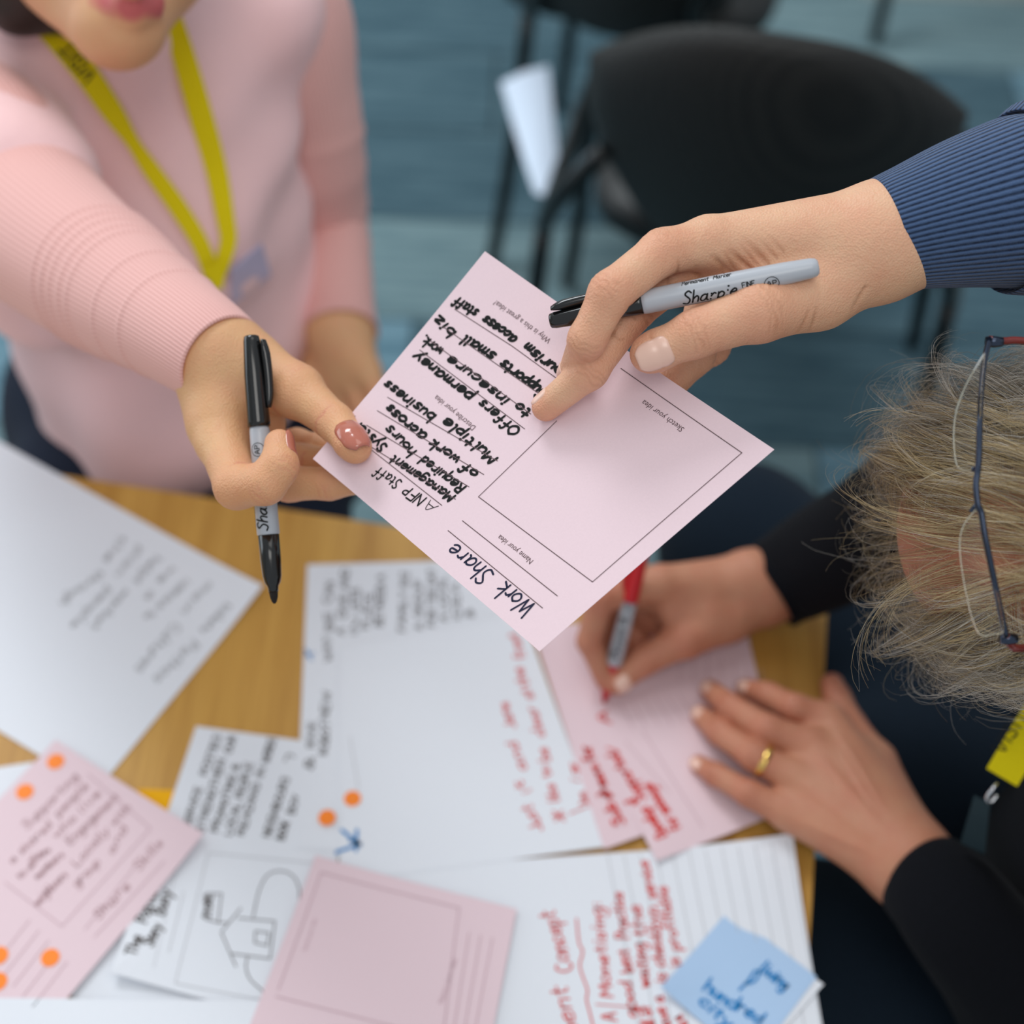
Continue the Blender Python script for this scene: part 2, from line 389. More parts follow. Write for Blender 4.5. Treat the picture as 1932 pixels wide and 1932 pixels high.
def hand_mesh(palm, fingers, vox, kpalm=0.012, kjoin=0.007, ksep=0.0012, wrinkle=1.0, extra=(), folds=()):
    """palm: capsules; fingers: lists of (point, radius) from knuckle to tip; returns V, Q, tint"""
    allp = list(palm); segs = []
    for f in fingers:
        s = [(f[i][0], f[i + 1][0], f[i][1], f[i + 1][1]) for i in range(len(f) - 1)]; segs.append(s); allp += s
    lo, hi = prim_bounds(allp); g = Grid(lo, hi, vox)
    base = field(g, palm, kpalm); R = base.copy()
    for s in segs:
        Ff = field(g, s, 0.004); R = smin(R, smin(base, Ff, kjoin), ksep)
    for s, k in extra: R = smin(R, field(g, s, 0.004), k)
    V, Q = surface(g, R); V = relax(V, Q, 1, 0.5); N = vnormals(V, Q)
    red = np.zeros(len(V)); crease = np.zeros(len(V)); disp = np.zeros(len(V))
    for f in fingers:
        for i in range(1, len(f)):
            c, r = np.asarray(f[i][0]), f[i][1]; d = np.linalg.norm(V - c, axis=1)
            if i == len(f) - 1: red = np.maximum(red, 0.75 * np.exp(-(d / (1.5 * r)) ** 2)); continue
            red = np.maximum(red, 0.62 * np.exp(-(d / (1.4 * r)) ** 2))
            a = np.asarray(f[i - 1][0]); b = np.asarray(f[i + 1][0])
            ax = unit(b - a); inw = unit(a - c) + unit(b - c)
            if np.linalg.norm(inw) < 0.05: continue
            inw = unit(inw); sel = np.where(d < 2.3 * r)[0]; q = V[sel] - c
            t = q @ ax; rad = q - t[:, None] * ax; side = (rad @ inw) / (np.linalg.norm(rad, axis=1) + 1e-9)
            wob = 0.0006 * np.sin(V[sel, 0] * 900 + i) + 0.0005 * np.sin(V[sel, 1] * 1300)
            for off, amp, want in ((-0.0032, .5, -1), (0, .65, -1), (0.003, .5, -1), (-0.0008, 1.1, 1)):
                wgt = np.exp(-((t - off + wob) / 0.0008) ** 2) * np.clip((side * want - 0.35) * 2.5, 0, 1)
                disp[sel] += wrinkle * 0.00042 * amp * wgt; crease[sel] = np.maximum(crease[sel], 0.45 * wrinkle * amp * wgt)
    for p0, p1, amp, wd in folds:     # skin folds along a line
        p0, p1 = np.asarray(p0), np.asarray(p1); ba = p1 - p0
        h = np.clip((V - p0) @ ba / (ba @ ba), 0, 1); d = np.linalg.norm(V - p0 - h[:, None] * ba, axis=1)
        taper = np.sin(np.pi * np.clip(h * 0.94 + 0.03, 0, 1))
        n0 = unit(np.cross(ba, FW)); dd = (V - p0) @ n0
        wgt = np.exp(-(dd / wd) ** 2) * (d < (0.012 if amp > 0 else 0.03)) * taper * np.clip(-(N @ FW) * 1.6, 0, 1)
        disp += (1.6 if amp > 0 else 1) * amp * wgt; crease = np.maximum(crease, 0.45 * wgt * (amp > 0))
    V = V - N * disp[:, None]
    return V, Q, np.stack([red, np.clip(crease, 0, 1), np.zeros(len(V)), np.ones(len(V))], 1)
def join_skin(name, pieces, mat, parent):
    Vs, Qs, Ts, b = [], [], [], 0
    for V, Q, T in pieces:
        Vs.append(V); Qs.append(Q + b); Ts.append(T); b += len(V)
    V = np.vstack(Vs); me = fast_mesh(name, V - np.asarray(parent.location), np.vstack(Qs))
    at = me.color_attributes.new('tint', 'FLOAT_COLOR', 'POINT'); at.data.foreach_set('color', np.vstack(Ts).astype(np.float32).ravel())
    o = link(name, me, mat); o.parent = parent; return o
def blob(prims, vox, k, relaxit=1):
    lo, hi = prim_bounds(prims); g = Grid(lo, hi, vox); F = field(g, prims, k); V, Q = surface(g, F)
    return relax(V, Q, relaxit, 0.5), Q
def no_tint(V): return np.tile(np.array([0.15, 0, 0, 1.0]), (len(V), 1))
def cloth_obj(name, V, Q, mat, parent):
    me = fast_mesh(name, V - np.asarray(parent.location), Q); o = link(name, me, mat); o.parent = parent; return o
def nail_obj(name, parent, mat, skin_vq, base, tip, r, dorsal, w, l, ext=0.0, lift=0.0005):
    """curved nail plate laid over the end of a finger"""
    bv = BVHTree.FromPolygons([tuple(v) for v in skin_vq[0]], [tuple(q) for q in skin_vq[1]]) if not isinstance(skin_vq, BVHTree) else skin_vq
    base, tip = np.asarray(base, float), np.asarray(tip, float); ax = unit(tip - base)
    do = np.asarray(dorsal, float); do = unit(do - ax * (do @ ax)); sd = np.cross(ax, do)
    nu, nv = 11, 15; top = []; last = None
    for i in range(nv):
        t = i / (nv - 1); s = -l * 0.72 + t * (l + ext)
        ww = w * (0.62 + 0.38 * math.sqrt(max(0, 1 - (1 - min(1, t / 0.25)) ** 2)))
        if t > 0.70: ww = w * (1 - 0.40 * ((t - 0.70) / 0.30) ** 2)
        row = []
        for j in range(nu):
            q = (j / (nu - 1) - 0.5) * ww / r; d = do * math.cos(q) + sd * math.sin(q); c = tip + ax * s
            h = bv.ray_cast(Vector(c + d * r * 1.45), Vector(-d), 0.04)
            row.append(r * 1.45 - h[3] if h[0] is not None else -1)
        rr = np.array(row)
        if s > 0.2 * r and last is not None: rr = np.maximum(rr, last - 0.00012 - 0.0006 * max(0, s / r) ** 2)
        if last is not None: rr = np.clip(rr, last - 0.0007, last + 0.0007)
        if (rr > 0).all(): rr = np.polyval(np.polyfit(np.arange(nu) - 5, rr, 2), np.arange(nu) - 5)
        last = rr
        for j in range(nu):
            q = (j / (nu - 1) - 0.5) * ww / r; d = do * math.cos(q) + sd * math.sin(q)
            e = max(0, abs(j / (nu - 1) - 0.5) * 2 - 0.75) * 4
            e2_ = max(0, 1 - t / 0.12)
            top.append(tip + ax * s + d * (rr[j] + lift * (1 - 0.8 * max(e, e2_))))
    V = top + [p - do * 0.0008 for p in top]
    Fs = [(i * nu + j, i * nu + j + 1, (i + 1) * nu + j + 1, (i + 1) * nu + j) for i in range(nv - 1) for j in range(nu - 1)]
    o = nu * nv; Fs += [(o + a, o + d, o + c, o + b) for a, b, c, d in list(Fs)]
    ring = list(range(nu)) + [i * nu + nu - 1 for i in range(1, nv)] + [(nv - 1) * nu + j for j in range(nu - 2, -1, -1)] + [i * nu for i in range(nv - 2, 0, -1)]
    Fs += [(ring[i], o + ring[i], o + ring[(i + 1) % len(ring)], ring[(i + 1) % len(ring)]) for i in range(len(ring))]
    mb = MB(); mb.add(V, Fs); return mb.build(name, mat, parent)
def bvh_of(h): return BVHTree.FromPolygons([tuple(v) for v in h[0]], [tuple(q) for q in h[1]])

# ------------------------------------------------------------------ writing
GL = {
 'a': '8 8,5 10,1 8,0 3,3 0,6 2,8 8|8 10,8 2,10 0', 'b': '0 19,0 0|0 6,3 10,7 8,8 4,5 0,1 1', 'c': '8 8,5 10,1 7,0 3,3 0,8 2',
 'd': '8 8,5 10,1 8,0 3,3 0,7 2|8 19,8 0', 'e': '0 5,7 6,7 9,4 10,0 6,1 1,5 0,8 2', 'f': '8 17,5 19,3 15,3 0|0 9,7 9',
 'g': '8 8,5 10,1 8,0 4,3 1,7 3,8 9|8 10,8 -4,5 -8,0 -6', 'h': '0 19,0 0|0 6,4 10,7 8,7 0', 'i': '1 10,1 0|1 15,2 15', 'j': '3 10,3 -5,0 -8|3 15,4 15',
 'k': '0 19,0 0|7 10,0 5,7 0', 'l': '0 19,0 2,2 0', 'm': '0 10,0 0|0 7,3 10,5 8,5 0|5 7,8 10,10 8,10 0', 'n': '0 10,0 0|0 6,4 10,7 8,7 0',
 'o': '4 10,0 7,0 3,4 0,8 3,8 7,4 10', 'p': '0 10,0 -8|0 7,4 10,8 7,7 2,3 0,0 2', 'q': '8 8,5 10,1 8,0 3,3 0,7 2|8 10,8 -8', 'r': '0 10,0 0|0 6,3 10,6 9',
 's': '7 9,3 10,0 8,6 3,4 0,0 1', 't': '3 16,3 2,6 0|0 10,7 10', 'u': '0 10,0 3,3 0,7 3|7 10,7 0', 'v': '0 10,4 0,8 10', 'w': '0 10,3 0,5 8,8 0,10 10',
 'x': '0 10,8 0|8 10,0 0', 'y': '0 10,4 1|9 10,4 0,0 -8', 'z': '0 10,7 10,0 0,8 0',
 'A': '0 0,5 18,10 0|2 7,8 7', 'B': '0 0,0 18|0 18,7 16,6 10,0 10|6 10,9 5,6 0,0 0', 'C': '10 16,5 19,0 12,1 4,6 0,11 3', 'D': '0 0,0 18|0 18,7 16,10 9,7 1,0 0',
 'E': '9 18,0 18|0 18,0 0|0 0,9 0|0 9,7 9', 'F': '9 18,0 18|0 18,0 0|0 9,7 9', 'G': '10 16,5 19,0 12,1 4,6 0,10 4,10 8,6 8', 'H': '0 18,0 0|10 18,10 0|0 9,10 9',
 'I': '1 18,1 0', 'J': '8 18,8 4,4 0,0 3', 'K': '0 18,0 0|9 18,0 8|2 10,9 0', 'L': '0 18,0 0|0 0,9 0', 'M': '0 0,1 18,6 6,11 18,12 0', 'N': '0 0,0 18|0 18,9 0|9 0,9 18',
 'O': '5 18,0 12,0 5,5 0,10 5,10 12,5 18', 'P': '0 0,0 18|0 18,7 17,8 12,5 9,0 9', 'R': '0 0,0 18|0 18,7 17,8 12,5 9,0 9|4 9,9 0', 'S': '9 16,5 19,1 15,8 7,6 0,0 2',
 'T': '0 18,10 18|5 18,5 0', 'U': '0 18,0 5,5 0,10 5,10 18', 'V': '0 18,5 0,10 18', 'W': '0 18,4 0|4 0,8 14|8 14,12 0|12 0,16 18', 'X': '0 18,10 0|10 18,0 0', 'Y': '0 18,5 9|10 18,5 9,5 0',
 'Z': '0 18,9 18,0 0,9 0', 'Q': '5 18,0 12,0 5,5 0,10 5,10 12,5 18|6 4,10 -1',
 '*': '0 2,10 14|10 2,0 14|5 0,5 16', ':': '1 2,2 2|1 9,2 9', '&': '10 0,2 14,5 18,8 14,0 5,4 0,10 7', '.': '1 0,2 0', '-': '0 8,6 8', '|': '1 -6,1 19', '/': '0 -3,8 19',
 '+': '0 8,10 8|5 3,5 13', '1': '0 15,3 18,3 0'}
def strokes(text, slant=0.0, jit=0.0, r=rnd):
    x, out = 0.0, []
    for ch in text:
        if ch == ' ': x += 7; continue
        gl = GL[ch]; w = 0; dy = r.uniform(-jit, jit) * 10; sc = 1 + r.uniform(-jit, jit)
        for st in gl.split('|') if ch != '|' else [gl.replace('|', '')]:
            if not st: continue
            p = [tuple(map(float, q.split())) for q in st.split(',')]
            w = max(w, max(q[0] for q in p)); pts = [(q[0] * sc, q[1] * sc + dy) for q in p]
            pts = spline(pts, 4) if len(p) > 2 else np.array(pts)
            out.append([(x + a + slant * b, b) for a, b in pts])
        x += w * sc + 3.4
    return out, x - 3.4
def ribbon(mb, pts, half, tow):
    """flat ink line through local 2-D points, laid on a surface by tow(a, b)"""
    p = np.asarray(pts, float)
    if len(p) < 2: return
    keep = [0] + [i for i in range(1, len(p)) if np.linalg.norm(p[i] - p[i - 1]) > 1e-9]; p = p[keep]
    if len(p) < 2: return
    T = np.gradient(p, axis=0); T /= np.linalg.norm(T, axis=1)[:, None] + 1e-12; N = np.stack([-T[:, 1], T[:, 0]], 1)
    V = [p[0] - T[0] * half * .9 + N[0] * half * .45, p[0] - T[0] * half * .9 - N[0] * half * .45]
    for i in range(len(p)): V += [p[i] + N[i] * half, p[i] - N[i] * half]
    V += [p[-1] + T[-1] * half * .9 + N[-1] * half * .45, p[-1] + T[-1] * half * .9 - N[-1] * half * .45]
    mb.add([tow(a, b) for a, b in V], [(2 * i, 2 * i + 1, 2 * i + 3, 2 * i + 2) for i in range(len(V) // 2 - 1)])
def write(mb, text, p0, p1, size, half, tow, slant=0.1, jit=0.08):
    """handwriting from p0 to p1 (local metres), size = x-height in metres"""
    st, w = strokes(text, slant, jit); p0, p1 = np.asarray(p0, float), np.asarray(p1, float)
    L = np.linalg.norm(p1 - p0); r = (p1 - p0) / L; u = np.array([-r[1], r[0]])
    for s in st:
        q = [p0 + r * (a / w * L) + u * (b / 10 * size) for a, b in s]
        d = max(np.linalg.norm(np.diff(q, axis=0), axis=1)) if len(q) > 1 else 0
        if len(q) == 2 and d > 0.004: q = list(spline(q, 4))
        ribbon(mb, q, half, tow)
def font_print(mb, text, p0, p1, tow, up_scale=1.0):
    cu = bpy.data.curves.new('t', 'FONT'); cu.body = text; cu.size = 1; cu.resolution_u = 2
    o = bpy.data.objects.new('t', cu); COL.objects.link(o); bpy.context.view_layer.update()
    me = o.to_mesh(); V = np.array([v.co[:2] for v in me.vertices]); Fs = [tuple(p.vertices) for p in me.polygons]; o.to_mesh_clear()
    bpy.data.objects.remove(o); bpy.data.curves.remove(cu)
    w = V[:, 0].max(); p0, p1 = np.asarray(p0, float), np.asarray(p1, float); L = np.linalg.norm(p1 - p0); r = (p1 - p0) / L; u = np.array([-r[1], r[0]])
    mb.add([tow(*(p0 + r * (x / w * L) + u * (y / w * L * up_scale))) for x, y in V], Fs)

# ------------------------------------------------------------------ setting: carpet
fl = MB(); box(fl, (-3.1, -1.6, -0.05), (3, 4.4, -0.006)); floor = fl.build('floor', M['screed'], None, False); floor['kind'] = 'structure'
wb = MB(); box(wb, (-3.1, 4.4, -0.05), (3, 4.5, 3.4)); wb = wb.build('wall_back', plain('wall_paint', lin(214, 214, 210), 0.8), None, False); wb['kind'] = 'structure'
wl = MB()
for lo, hi in (((-3.1, -1.6, 0), (-3, 0.6, 3.4)), ((-3.1, 3.6, 0), (-3, 4.4, 3.4)), ((-3.1, 0.6, 0), (-3, 3.6, 0.75)), ((-3.1, 0.6, 2.35), (-3, 3.6, 3.4))): box(wl, lo, hi)
wl = wl.build('wall_left', bpy.data.materials['wall_paint'], None, False); wl['kind'] = 'structure'
wf = MB()
for y in (0.6, 1.58, 2.58, 3.55): box(wf, (-3.08, y, 0.75), (-3.02, y + 0.05, 2.35))
for z in (0.75, 2.30): box(wf, (-3.08, 0.6, z), (-3.02, 3.6, z + 0.05))
wf = wf.build('window_1', plain('window_frame_paint', lin(230, 230, 228), 0.5), None, False); wf['kind'] = 'structure'
TW, TL = 0.25, 1.0
g = 0.0015
V = [(-TL / 2 + g, -TW / 2 + g, -0.006), (TL / 2 - g, -TW / 2 + g, -0.006), (TL / 2 - g, TW / 2 - g, -0.006), (-TL / 2 + g, TW / 2 - g, -0.006)]
V2 = [(x * (1 - .004 / TL), y * (1 - .004 / TW), 0.0) for x, y, z in V]
tile_mes = []
for key in ('carpet_a', 'carpet_b', 'carpet_c', 'carpet_d'):
    me = bpy.data.meshes.new('carpet_tile'); me.from_pydata(V + V2, [], [(4, 5, 6, 7), (0, 1, 5, 4), (1, 2, 6, 5), (2, 3, 7, 6), (3, 0, 4, 7)]); me.materials.append(M[key]); me.update(); tile_mes.append(me)
row = 0
yy = -0.6
while yy < 4.2:
    off = (row * 0.37) % 1.0
    for i in range(-3, 4):
        x = i * TL + off
        if abs(x) > 2.4: continue
        k = rnd.choices((0, 1, 2, 3), (4, 3, 2, 0.0))[0]
        if yy > 1.5 and x > 0.15: k = rnd.choices((0, 1, 2, 3), (1, 3, 2, 3))[0]
        o = bpy.data.objects.new('carpet_tile', tile_mes[k]); COL.objects.link(o); o.parent = floor; o.location = (x, yy, 0)
    yy += TW; row += 1

# ------------------------------------------------------------------ table
TZ = 0.73
ang = math.radians(-8.5)
ex = np.array([math.cos(ang), math.sin(ang), 0]); ey = np.array([-math.sin(ang), math.cos(ang), 0])
far_p = Z(470, 951, TZ); right_p = Z(1543, 1490, TZ)
A2 = np.array([[ex[0], -ey[0]], [ex[1], -ey[1]]])
s_, t_ = np.linalg.solve(A2, (right_p - far_p)[:2])
corner = far_p + ex * s_
M3 = np.stack([ex, ey, np.array([0, 0, 1.0])], 1)
TLX, TLY = 1.6, 0.8
table = thing('table', 'oak laminate meeting table covered in loose papers', 'table', corner + ex * (-TLX / 2) + ey * (-TLY / 2) - np.array([0, 0, TZ]))
def rounded_slab(name, x0, x1, y0, y1, z0, z1, rad, mat, parent):
    pts = []
    for cx, cy, a0 in ((x1 - rad, y1 - rad, 0), (x0 + rad, y1 - rad, 90), (x0 + rad, y0 + rad, 180), (x1 - rad, y0 + rad, 270)):
        for k in range(7):
            a = math.radians(a0 + k * 15); pts.append((cx + rad * math.cos(a), cy + rad * math.sin(a)))
    n = len(pts); V = []
    for z, e in ((z0, 0), (z1 - 0.002, 0), (z1, 0.002)):
        for x, y in pts:
            q = np.array([x, y]) * (1 - e / 0.5); V.append(corner + M3 @ np.array([q[0], q[1], 0]) * 1 + np.array([0, 0, z - TZ]))
    Fs = [tuple(range(n - 1, -1, -1)), tuple(2 * n + i for i in range(n))]
    Fs += [(k * n + i, k * n + (i + 1) % n, (k + 1) * n + (i + 1) % n, (k + 1) * n + i) for k in (0, 1) for i in range(n)]
    return mesh(name, V, Fs, mat, parent, False)
rounded_slab('tabletop', -TLX, 0, -TLY, 0, TZ - 0.025, TZ, 0.012, M['wood'], table)
for sx in (-TLX + 0.08, -0.08):
    for sy in (-TLY + 0.08, -0.08):
        mb = MB(); b = corner + M3 @ np.array([sx, sy, 0]); tube(mb, [(b[0], b[1], 0.0), (b[0], b[1], 0.35), (b[0], b[1], TZ - 0.025)], 0.02, 12); mb.build('leg', M['table_leg'], table)
mb = MB()
for sy in (-TLY + 0.08, -0.08):
    a, b = corner + M3 @ np.array([-TLX + 0.08, sy, -0.045]), corner + M3 @ np.array([-0.08, sy, -0.045]); tube(mb, [a, b], 0.014, 10)
mb.build('under_frame', M['table_leg'], table)

# ------------------------------------------------------------------ chairs
def make_chair(name, label, cx, cy, rz, arms=True, sp=0.26):
    """chair whose backrest faces local -y; seat 0.46 high"""
    root = thing(name, label, 'chair', (cx, cy, 0), 'black mesh-back meeting chairs')
    def L(p): return (cx + p[0] * math.cos(rz) - p[1] * math.sin(rz), cy + p[0] * math.sin(rz) + p[1] * math.cos(rz), p[2])
    # backrest: curved panel, rounded outline, wide at the top
    nu, nv = 28, 20; V = []
    for s in (0, 1):
        for i in range(nv + 1):
            v = i / nv
            w = 0.150 + 0.055 * min(1, v * 1.3)
            for j in range(nu + 1):
                u = -1 + 2 * j / nu
                x = u * w
                ztop = 0.845 - 0.10 * abs(u) ** 2.4; zb = 0.44 + 0.04 * abs(u) ** 3
                z = zb + (ztop - zb) * v
                y = -0.235 - 0.10 * v + 0.065 * u * u + 0.03 * math.sin(v * math.pi) * -1
                e = min(1 - abs(u), v, 1 - v) ; th = 0.012 * min(1, math.sqrt(max(e, 0) * 8)) + 0.004
                V.append(L((x, y + (th if s else -th), z)))
    Fs = []; n = (nu + 1) * (nv + 1)
    for i in range(nv):
        for j in range(nu):
            a = i * (nu + 1) + j; Fs.append((a, a + 1, a + nu + 2, a + nu + 1)); Fs.append((n + a, n + a + nu + 1, n + a + nu + 2, n + a + 1))
    ring = list(range(nu + 1)) + [i * (nu + 1) + nu for i in range(1, nv + 1)] + [nv * (nu + 1) + j for j in range(nu - 1, -1, -1)] + [i * (nu + 1) for i in range(nv - 1, 0, -1)]
    Fs += [(ring[k], n + ring[k], n + ring[(k + 1) % len(ring)], ring[(k + 1) % len(ring)]) for k in range(len(ring))]
    mesh('backrest', V, Fs, M['chair_mesh'], root)
    # seat pad
    V = []; ns, nr = 40, 6
    for zi, (zz, sc) in enumerate(((0.43, 0.94), (0.435, 1.0), (0.465, 1.0), (0.478, 0.95), (0.482, 0.5), (0.480, 0.02))):
        for k in range(ns):
            a = 2 * math.pi * k / ns; c, s = math.cos(a), math.sin(a)
            sup = (abs(c) ** 4 + abs(s) ** 4) ** -0.25
            V.append(L((0.215 * c * sup * sc, -0.02 + 0.19 * s * sup * sc, zz)))
    Fs = [(r * ns + k, r * ns + (k + 1) % ns, (r + 1) * ns + (k + 1) % ns, (r + 1) * ns + k) for r in range(5) for k in range(ns)] + [tuple(range(ns - 1, -1, -1)), tuple(5 * ns + k for k in range(ns))]
    mesh('seat', V, Fs, M['chair_black'], root)
    for sx in (-1, 1):
        for py in (spline([(sx * sp, -0.20, 0.44), (sx * (sp + .01), -0.25, 0.2), (sx * (sp + .025), -0.30, 0.011)], 5), spline([(sx * sp, 0.12, 0.44), (sx * (sp + .01), 0.14, 0.2), (sx * (sp + .025), 0.16, 0.011)], 5)):
            mb = MB(); tube(mb, [L(p) for p in py], 0.0125, 10); mb.build('leg', M['chair_tube'], root)
        mb = MB(); tube(mb, [L(p) for p in spline([(sx * sp, 0.12, 0.44), (sx * sp, 0, 0.445), (sx * sp, -0.20, 0.44), (sx * (sp - .025), -0.265, 0.53), (sx * 0.18, -0.27, 0.62)], 6)], 0.0125, 10)
        mb.build('side_frame', M['chair_tube'], root)
        if arms:
            mb = MB(); tube(mb, [L(p) for p in spline([(sx * 0.262, -0.2, 0.45), (sx * 0.285, -0.21, 0.57), (sx * 0.295, -0.15, 0.655), (sx * 0.295, 0.0, 0.665), (sx * 0.29, 0.10, 0.66)], 6)], 0.013, 10)
            mb.build('armrest', M['chair_tube'], root)
    return root
make_chair('office_chair', 'black mesh-back chair facing away, in full view beyond the paper', 0.325, 1.645, math.radians(-12), arms=False)
q = Z(1165, -14, 0.52); a_ = math.radians(-14)
make_chair('office_chair', 'black chair cut by the top edge, left of the full one', q[0] - 0.25 * math.sin(a_), q[1] + 0.25 * math.cos(a_), a_, arms=False, sp=0.14)
q = Z(1648, 85, 0.0)
make_chair('office_chair', 'black chair at the top right edge showing only a leg', q[0] + 0.285, q[1] + 0.30, 0.0, arms=False)

# ------------------------------------------------------------------ loose sheets on the table
class Sheet:
    def __init__(s, name, label, corners, layer, mat, group=None, lifts=(), cat='paper'):
        """corners: four photo positions in order; lifts: [(corner index, height, reach)]"""
        s.z = TZ + 0.0004 + 0.0005 * layer
        s.c = np.array([Z(x, y, s.z) for x, y in corners]); s.lifts = lifts
        s.o = thing(name, label, cat, (s.c.mean(0)[0], s.c.mean(0)[1], s.z), group)
        n = 14; V = []
        for k in (0, 1):
            for i in range(n + 1):
                for j in range(n + 1):
                    u, v = i / n, j / n
                    p = (1 - u) * (1 - v) * s.c[0] + u * (1 - v) * s.c[1] + u * v * s.c[2] + (1 - u) * v * s.c[3]
                    V.append((p[0], p[1], s.h(p[0], p[1]) - 0.0002 * k))
        Fs = []; m = (n + 1) ** 2
        for i in range(n):
            for j in range(n):
                a = i * (n + 1) + j; q = (a, a + 1, a + n + 2, a + n + 1); Fs.append(q[::-1]); Fs.append(tuple(m + x for x in q))
        ring = list(range(n + 1)) + [i * (n + 1) + n for i in range(1, n + 1)] + [n * (n + 1) + j for j in range(n - 1, -1, -1)] + [i * (n + 1) for i in range(n - 1, 0, -1)]
        Fs += [(ring[k], ring[(k + 1) % len(ring)], m + ring[(k + 1) % len(ring)], m + ring[k]) for k in range(len(ring))]
        mesh('sheet', V, Fs, mat, s.o, False)
        s.mbs = {}
    def h(s, x, y):
        z = s.z
        for i, hgt, reach in s.lifts:
            d = np.hypot(x - s.c[i][0], y - s.c[i][1]); z += hgt * max(0, 1 - d / reach) ** 2
        return z
    def tow(s, a, b): return (a, b, s.h(a, b) + 0.00025)
    def loc(s, x, y): return Z(x, y, s.z)[:2]
    def mb(s, key):
        if key not in s.mbs: s.mbs[key] = MB()
        return s.mbs[key]
    def line(s, pts, half=0.0004, key=('ruled_line', 'print_light'), curve=False):
        p = [s.loc(*q) for q in pts]
        if curve: p = spline(p, 6)
        elif len(p) >= 2:
            for a, b in zip(p[:-1], p[1:]): ribbon(s.mb(key), spline([a, b], 6), half, s.tow)
            return
        ribbon(s.mb(key), p, half, s.tow)
    def text(s, t, p0, p1, size, half=0.0006, key=('handwriting', 'ink'), slant=0.1, jit=0.1):
        write(s.mb(key), t, s.loc(*p0), s.loc(*p1), size, half, s.tow, slant, jit)
    def printed(s, t, p0, p1, key=('printed_text', 'print_light')): font_print(s.mb(key), t, s.loc(*p0), s.loc(*p1), s.tow)
    def dot(s, x, y, r=0.0062):
        c = s.loc(x, y); n = 24; V = [(c[0] + r * math.cos(2 * math.pi * i / n), c[1] + r * math.sin(2 * math.pi * i / n), s.h(*c) + dz) for dz in (0.0001, 0.0005) for i in range(n)]
        mesh('round_sticker', V, [tuple(n + i for i in range(n))] + [(i, (i + 1) % n, n + (i + 1) % n, n + i) for i in range(n)], M['orange'], s.o, False)
    def done(s):
        for (nm, mk), mb in s.mbs.items():
            if mb.v: mb.build(nm, M[mk], s.o, False)['kind'] = 'stuff'
def scr(ox, oy, sc):
    return lambda x, y: (ox + x / sc, oy + y / sc)

# bottom sheets first
s = Sheet('paper_sheet', 'white sheet at the left edge, under the pink form with orange dots', [(-150, 1470), (60, 1438), (560, 1840), (300, 2120)], 0, M['white_paper']); s.done()
s = Sheet('sticky_note', 'orange-yellow note peeking out between pink and white forms', [(262, 1488), (352, 1492), (345, 1575), (252, 1570)], 0, M['yellow_paper'], cat='note'); s.done()
# big left sheet
A = scr(0, 820, 3.018)
s = Sheet('paper_sheet', 'large white sheet with faint handwriting at the left of the table', [(497, 1110), (183, 1491), (-330, 1180), (-60, 800)], 1, M['white_paper'], lifts=[(0, 0.004, 0.08)])
for t, a, b, z in (('the', (690, 570), (590, 715), .0042), ('plan', (790, 640), (660, 790), .004), ('helps', (880, 690), (760, 835), .004), ('we', (985, 750), (895, 830), .004),
                   ('ideas', (1060, 820), (890, 980), .004), ('main', (1180, 840), (1030, 1000), .0042), ('tickets', (1290, 960), (1140, 1115), .004),
                   ('through', (570, 770), (340, 950), .004), ('people', (610, 870), (400, 1085), .004), ('market', (705, 880), (515, 1095), .004),
                   ('Cultures', (985, 1070), (765, 1335), .005), ('Pathos', (1095, 1170), (870, 1390), .005), ('a', (850, 890), (820, 930), .004), ('to', (860, 1000), (820, 1030), .004)):
    s.text(t, A(*a), A(*b), z, 0.00032, ('handwriting', 'ink_brown'))
s.done()
# white story form
B = scr(200, 1340, 3.263)
s = Sheet('paper_form', 'white form with a house drawing, partly under the pink forms', [(370, 1370), (700, 1415), (545, 1925), (212, 1843)], 2, M['white_paper'], lifts=[(3, 0.008, 0.1)])
K = ('handwriting', 'ink_brown')
for t, a, b, z in (('SERVICE', (515, 715), (590, 480), .0028), ('STRENGTHEN', (600, 750), (735, 310), .0030), ('PROMOTING &', (690, 750), (825, 340), .0030),
                   ('LOCAL PEOPLE', (775, 770), (905, 330), .0030), ('READING IN', (850, 770), (980, 360), .0028), ('POSTIES', (620, 400), (712, 160), .0030), ('OUR', (768, 265), (800, 165), .0030),
                   ('WORDS', (1000, 325), (1045, 180), .0030), ('NEIGHBOURS', (1010, 780), (1130, 420), .0030), ('BOOK', (1095, 800), (1130, 690), .0034), ('BOX', (1160, 640), (1195, 530), .0030),
                   ('REWARDS', (1225, 805), (1312, 520), .0030), ('1', (1130, 330), (1160, 290), .0030)):
    s.text(t, B(*a), B(*b), z, 0.0005, K, 0.0, 0.06)
for t, a, b, z in (('The', (190, 1530), (225, 1410), .0045), ('Poster', (250, 1320), (330, 1110), .0048), ('Story', (290, 1470), (350, 1340), .0042), ('Busy', (360, 1270), (410, 1120), .0048)):
    s.text(t, B(*a), B(*b), z, 0.0007, K)
s.line([B(1300, 945), B(630, 878), B(430, 1690), B(1000, 1790)], 0.0003)
s.line([B(390, 1500), B(480, 1120)], 0.0003); s.line([B(300, 1600), B(430, 1000)], 0.0002)
D = ('drawing', 'ink_brown')
s.line([B(*q) for q in ((905, 1275), (940, 1120), (990, 1020), (1070, 990), (1150, 1020), (1190, 1100), (1190, 1160))], 0.0004, D, True)
s.line([B(830, 1220), B(710, 1370), B(800, 1580)], 0.0004, D)
s.line([B(815, 1280), B(1040, 1300), B(1010, 1530), B(770, 1500)], 0.0004, D)
s.line([B(920, 1360), B(1005, 1372), B(992, 1450), B(915, 1432), B(920, 1360)], 0.0004, D)
s.line([B(620, 1130), B(712, 1130), B(690, 1310), B(615, 1290), B(620, 1130)], 0.0004, D)
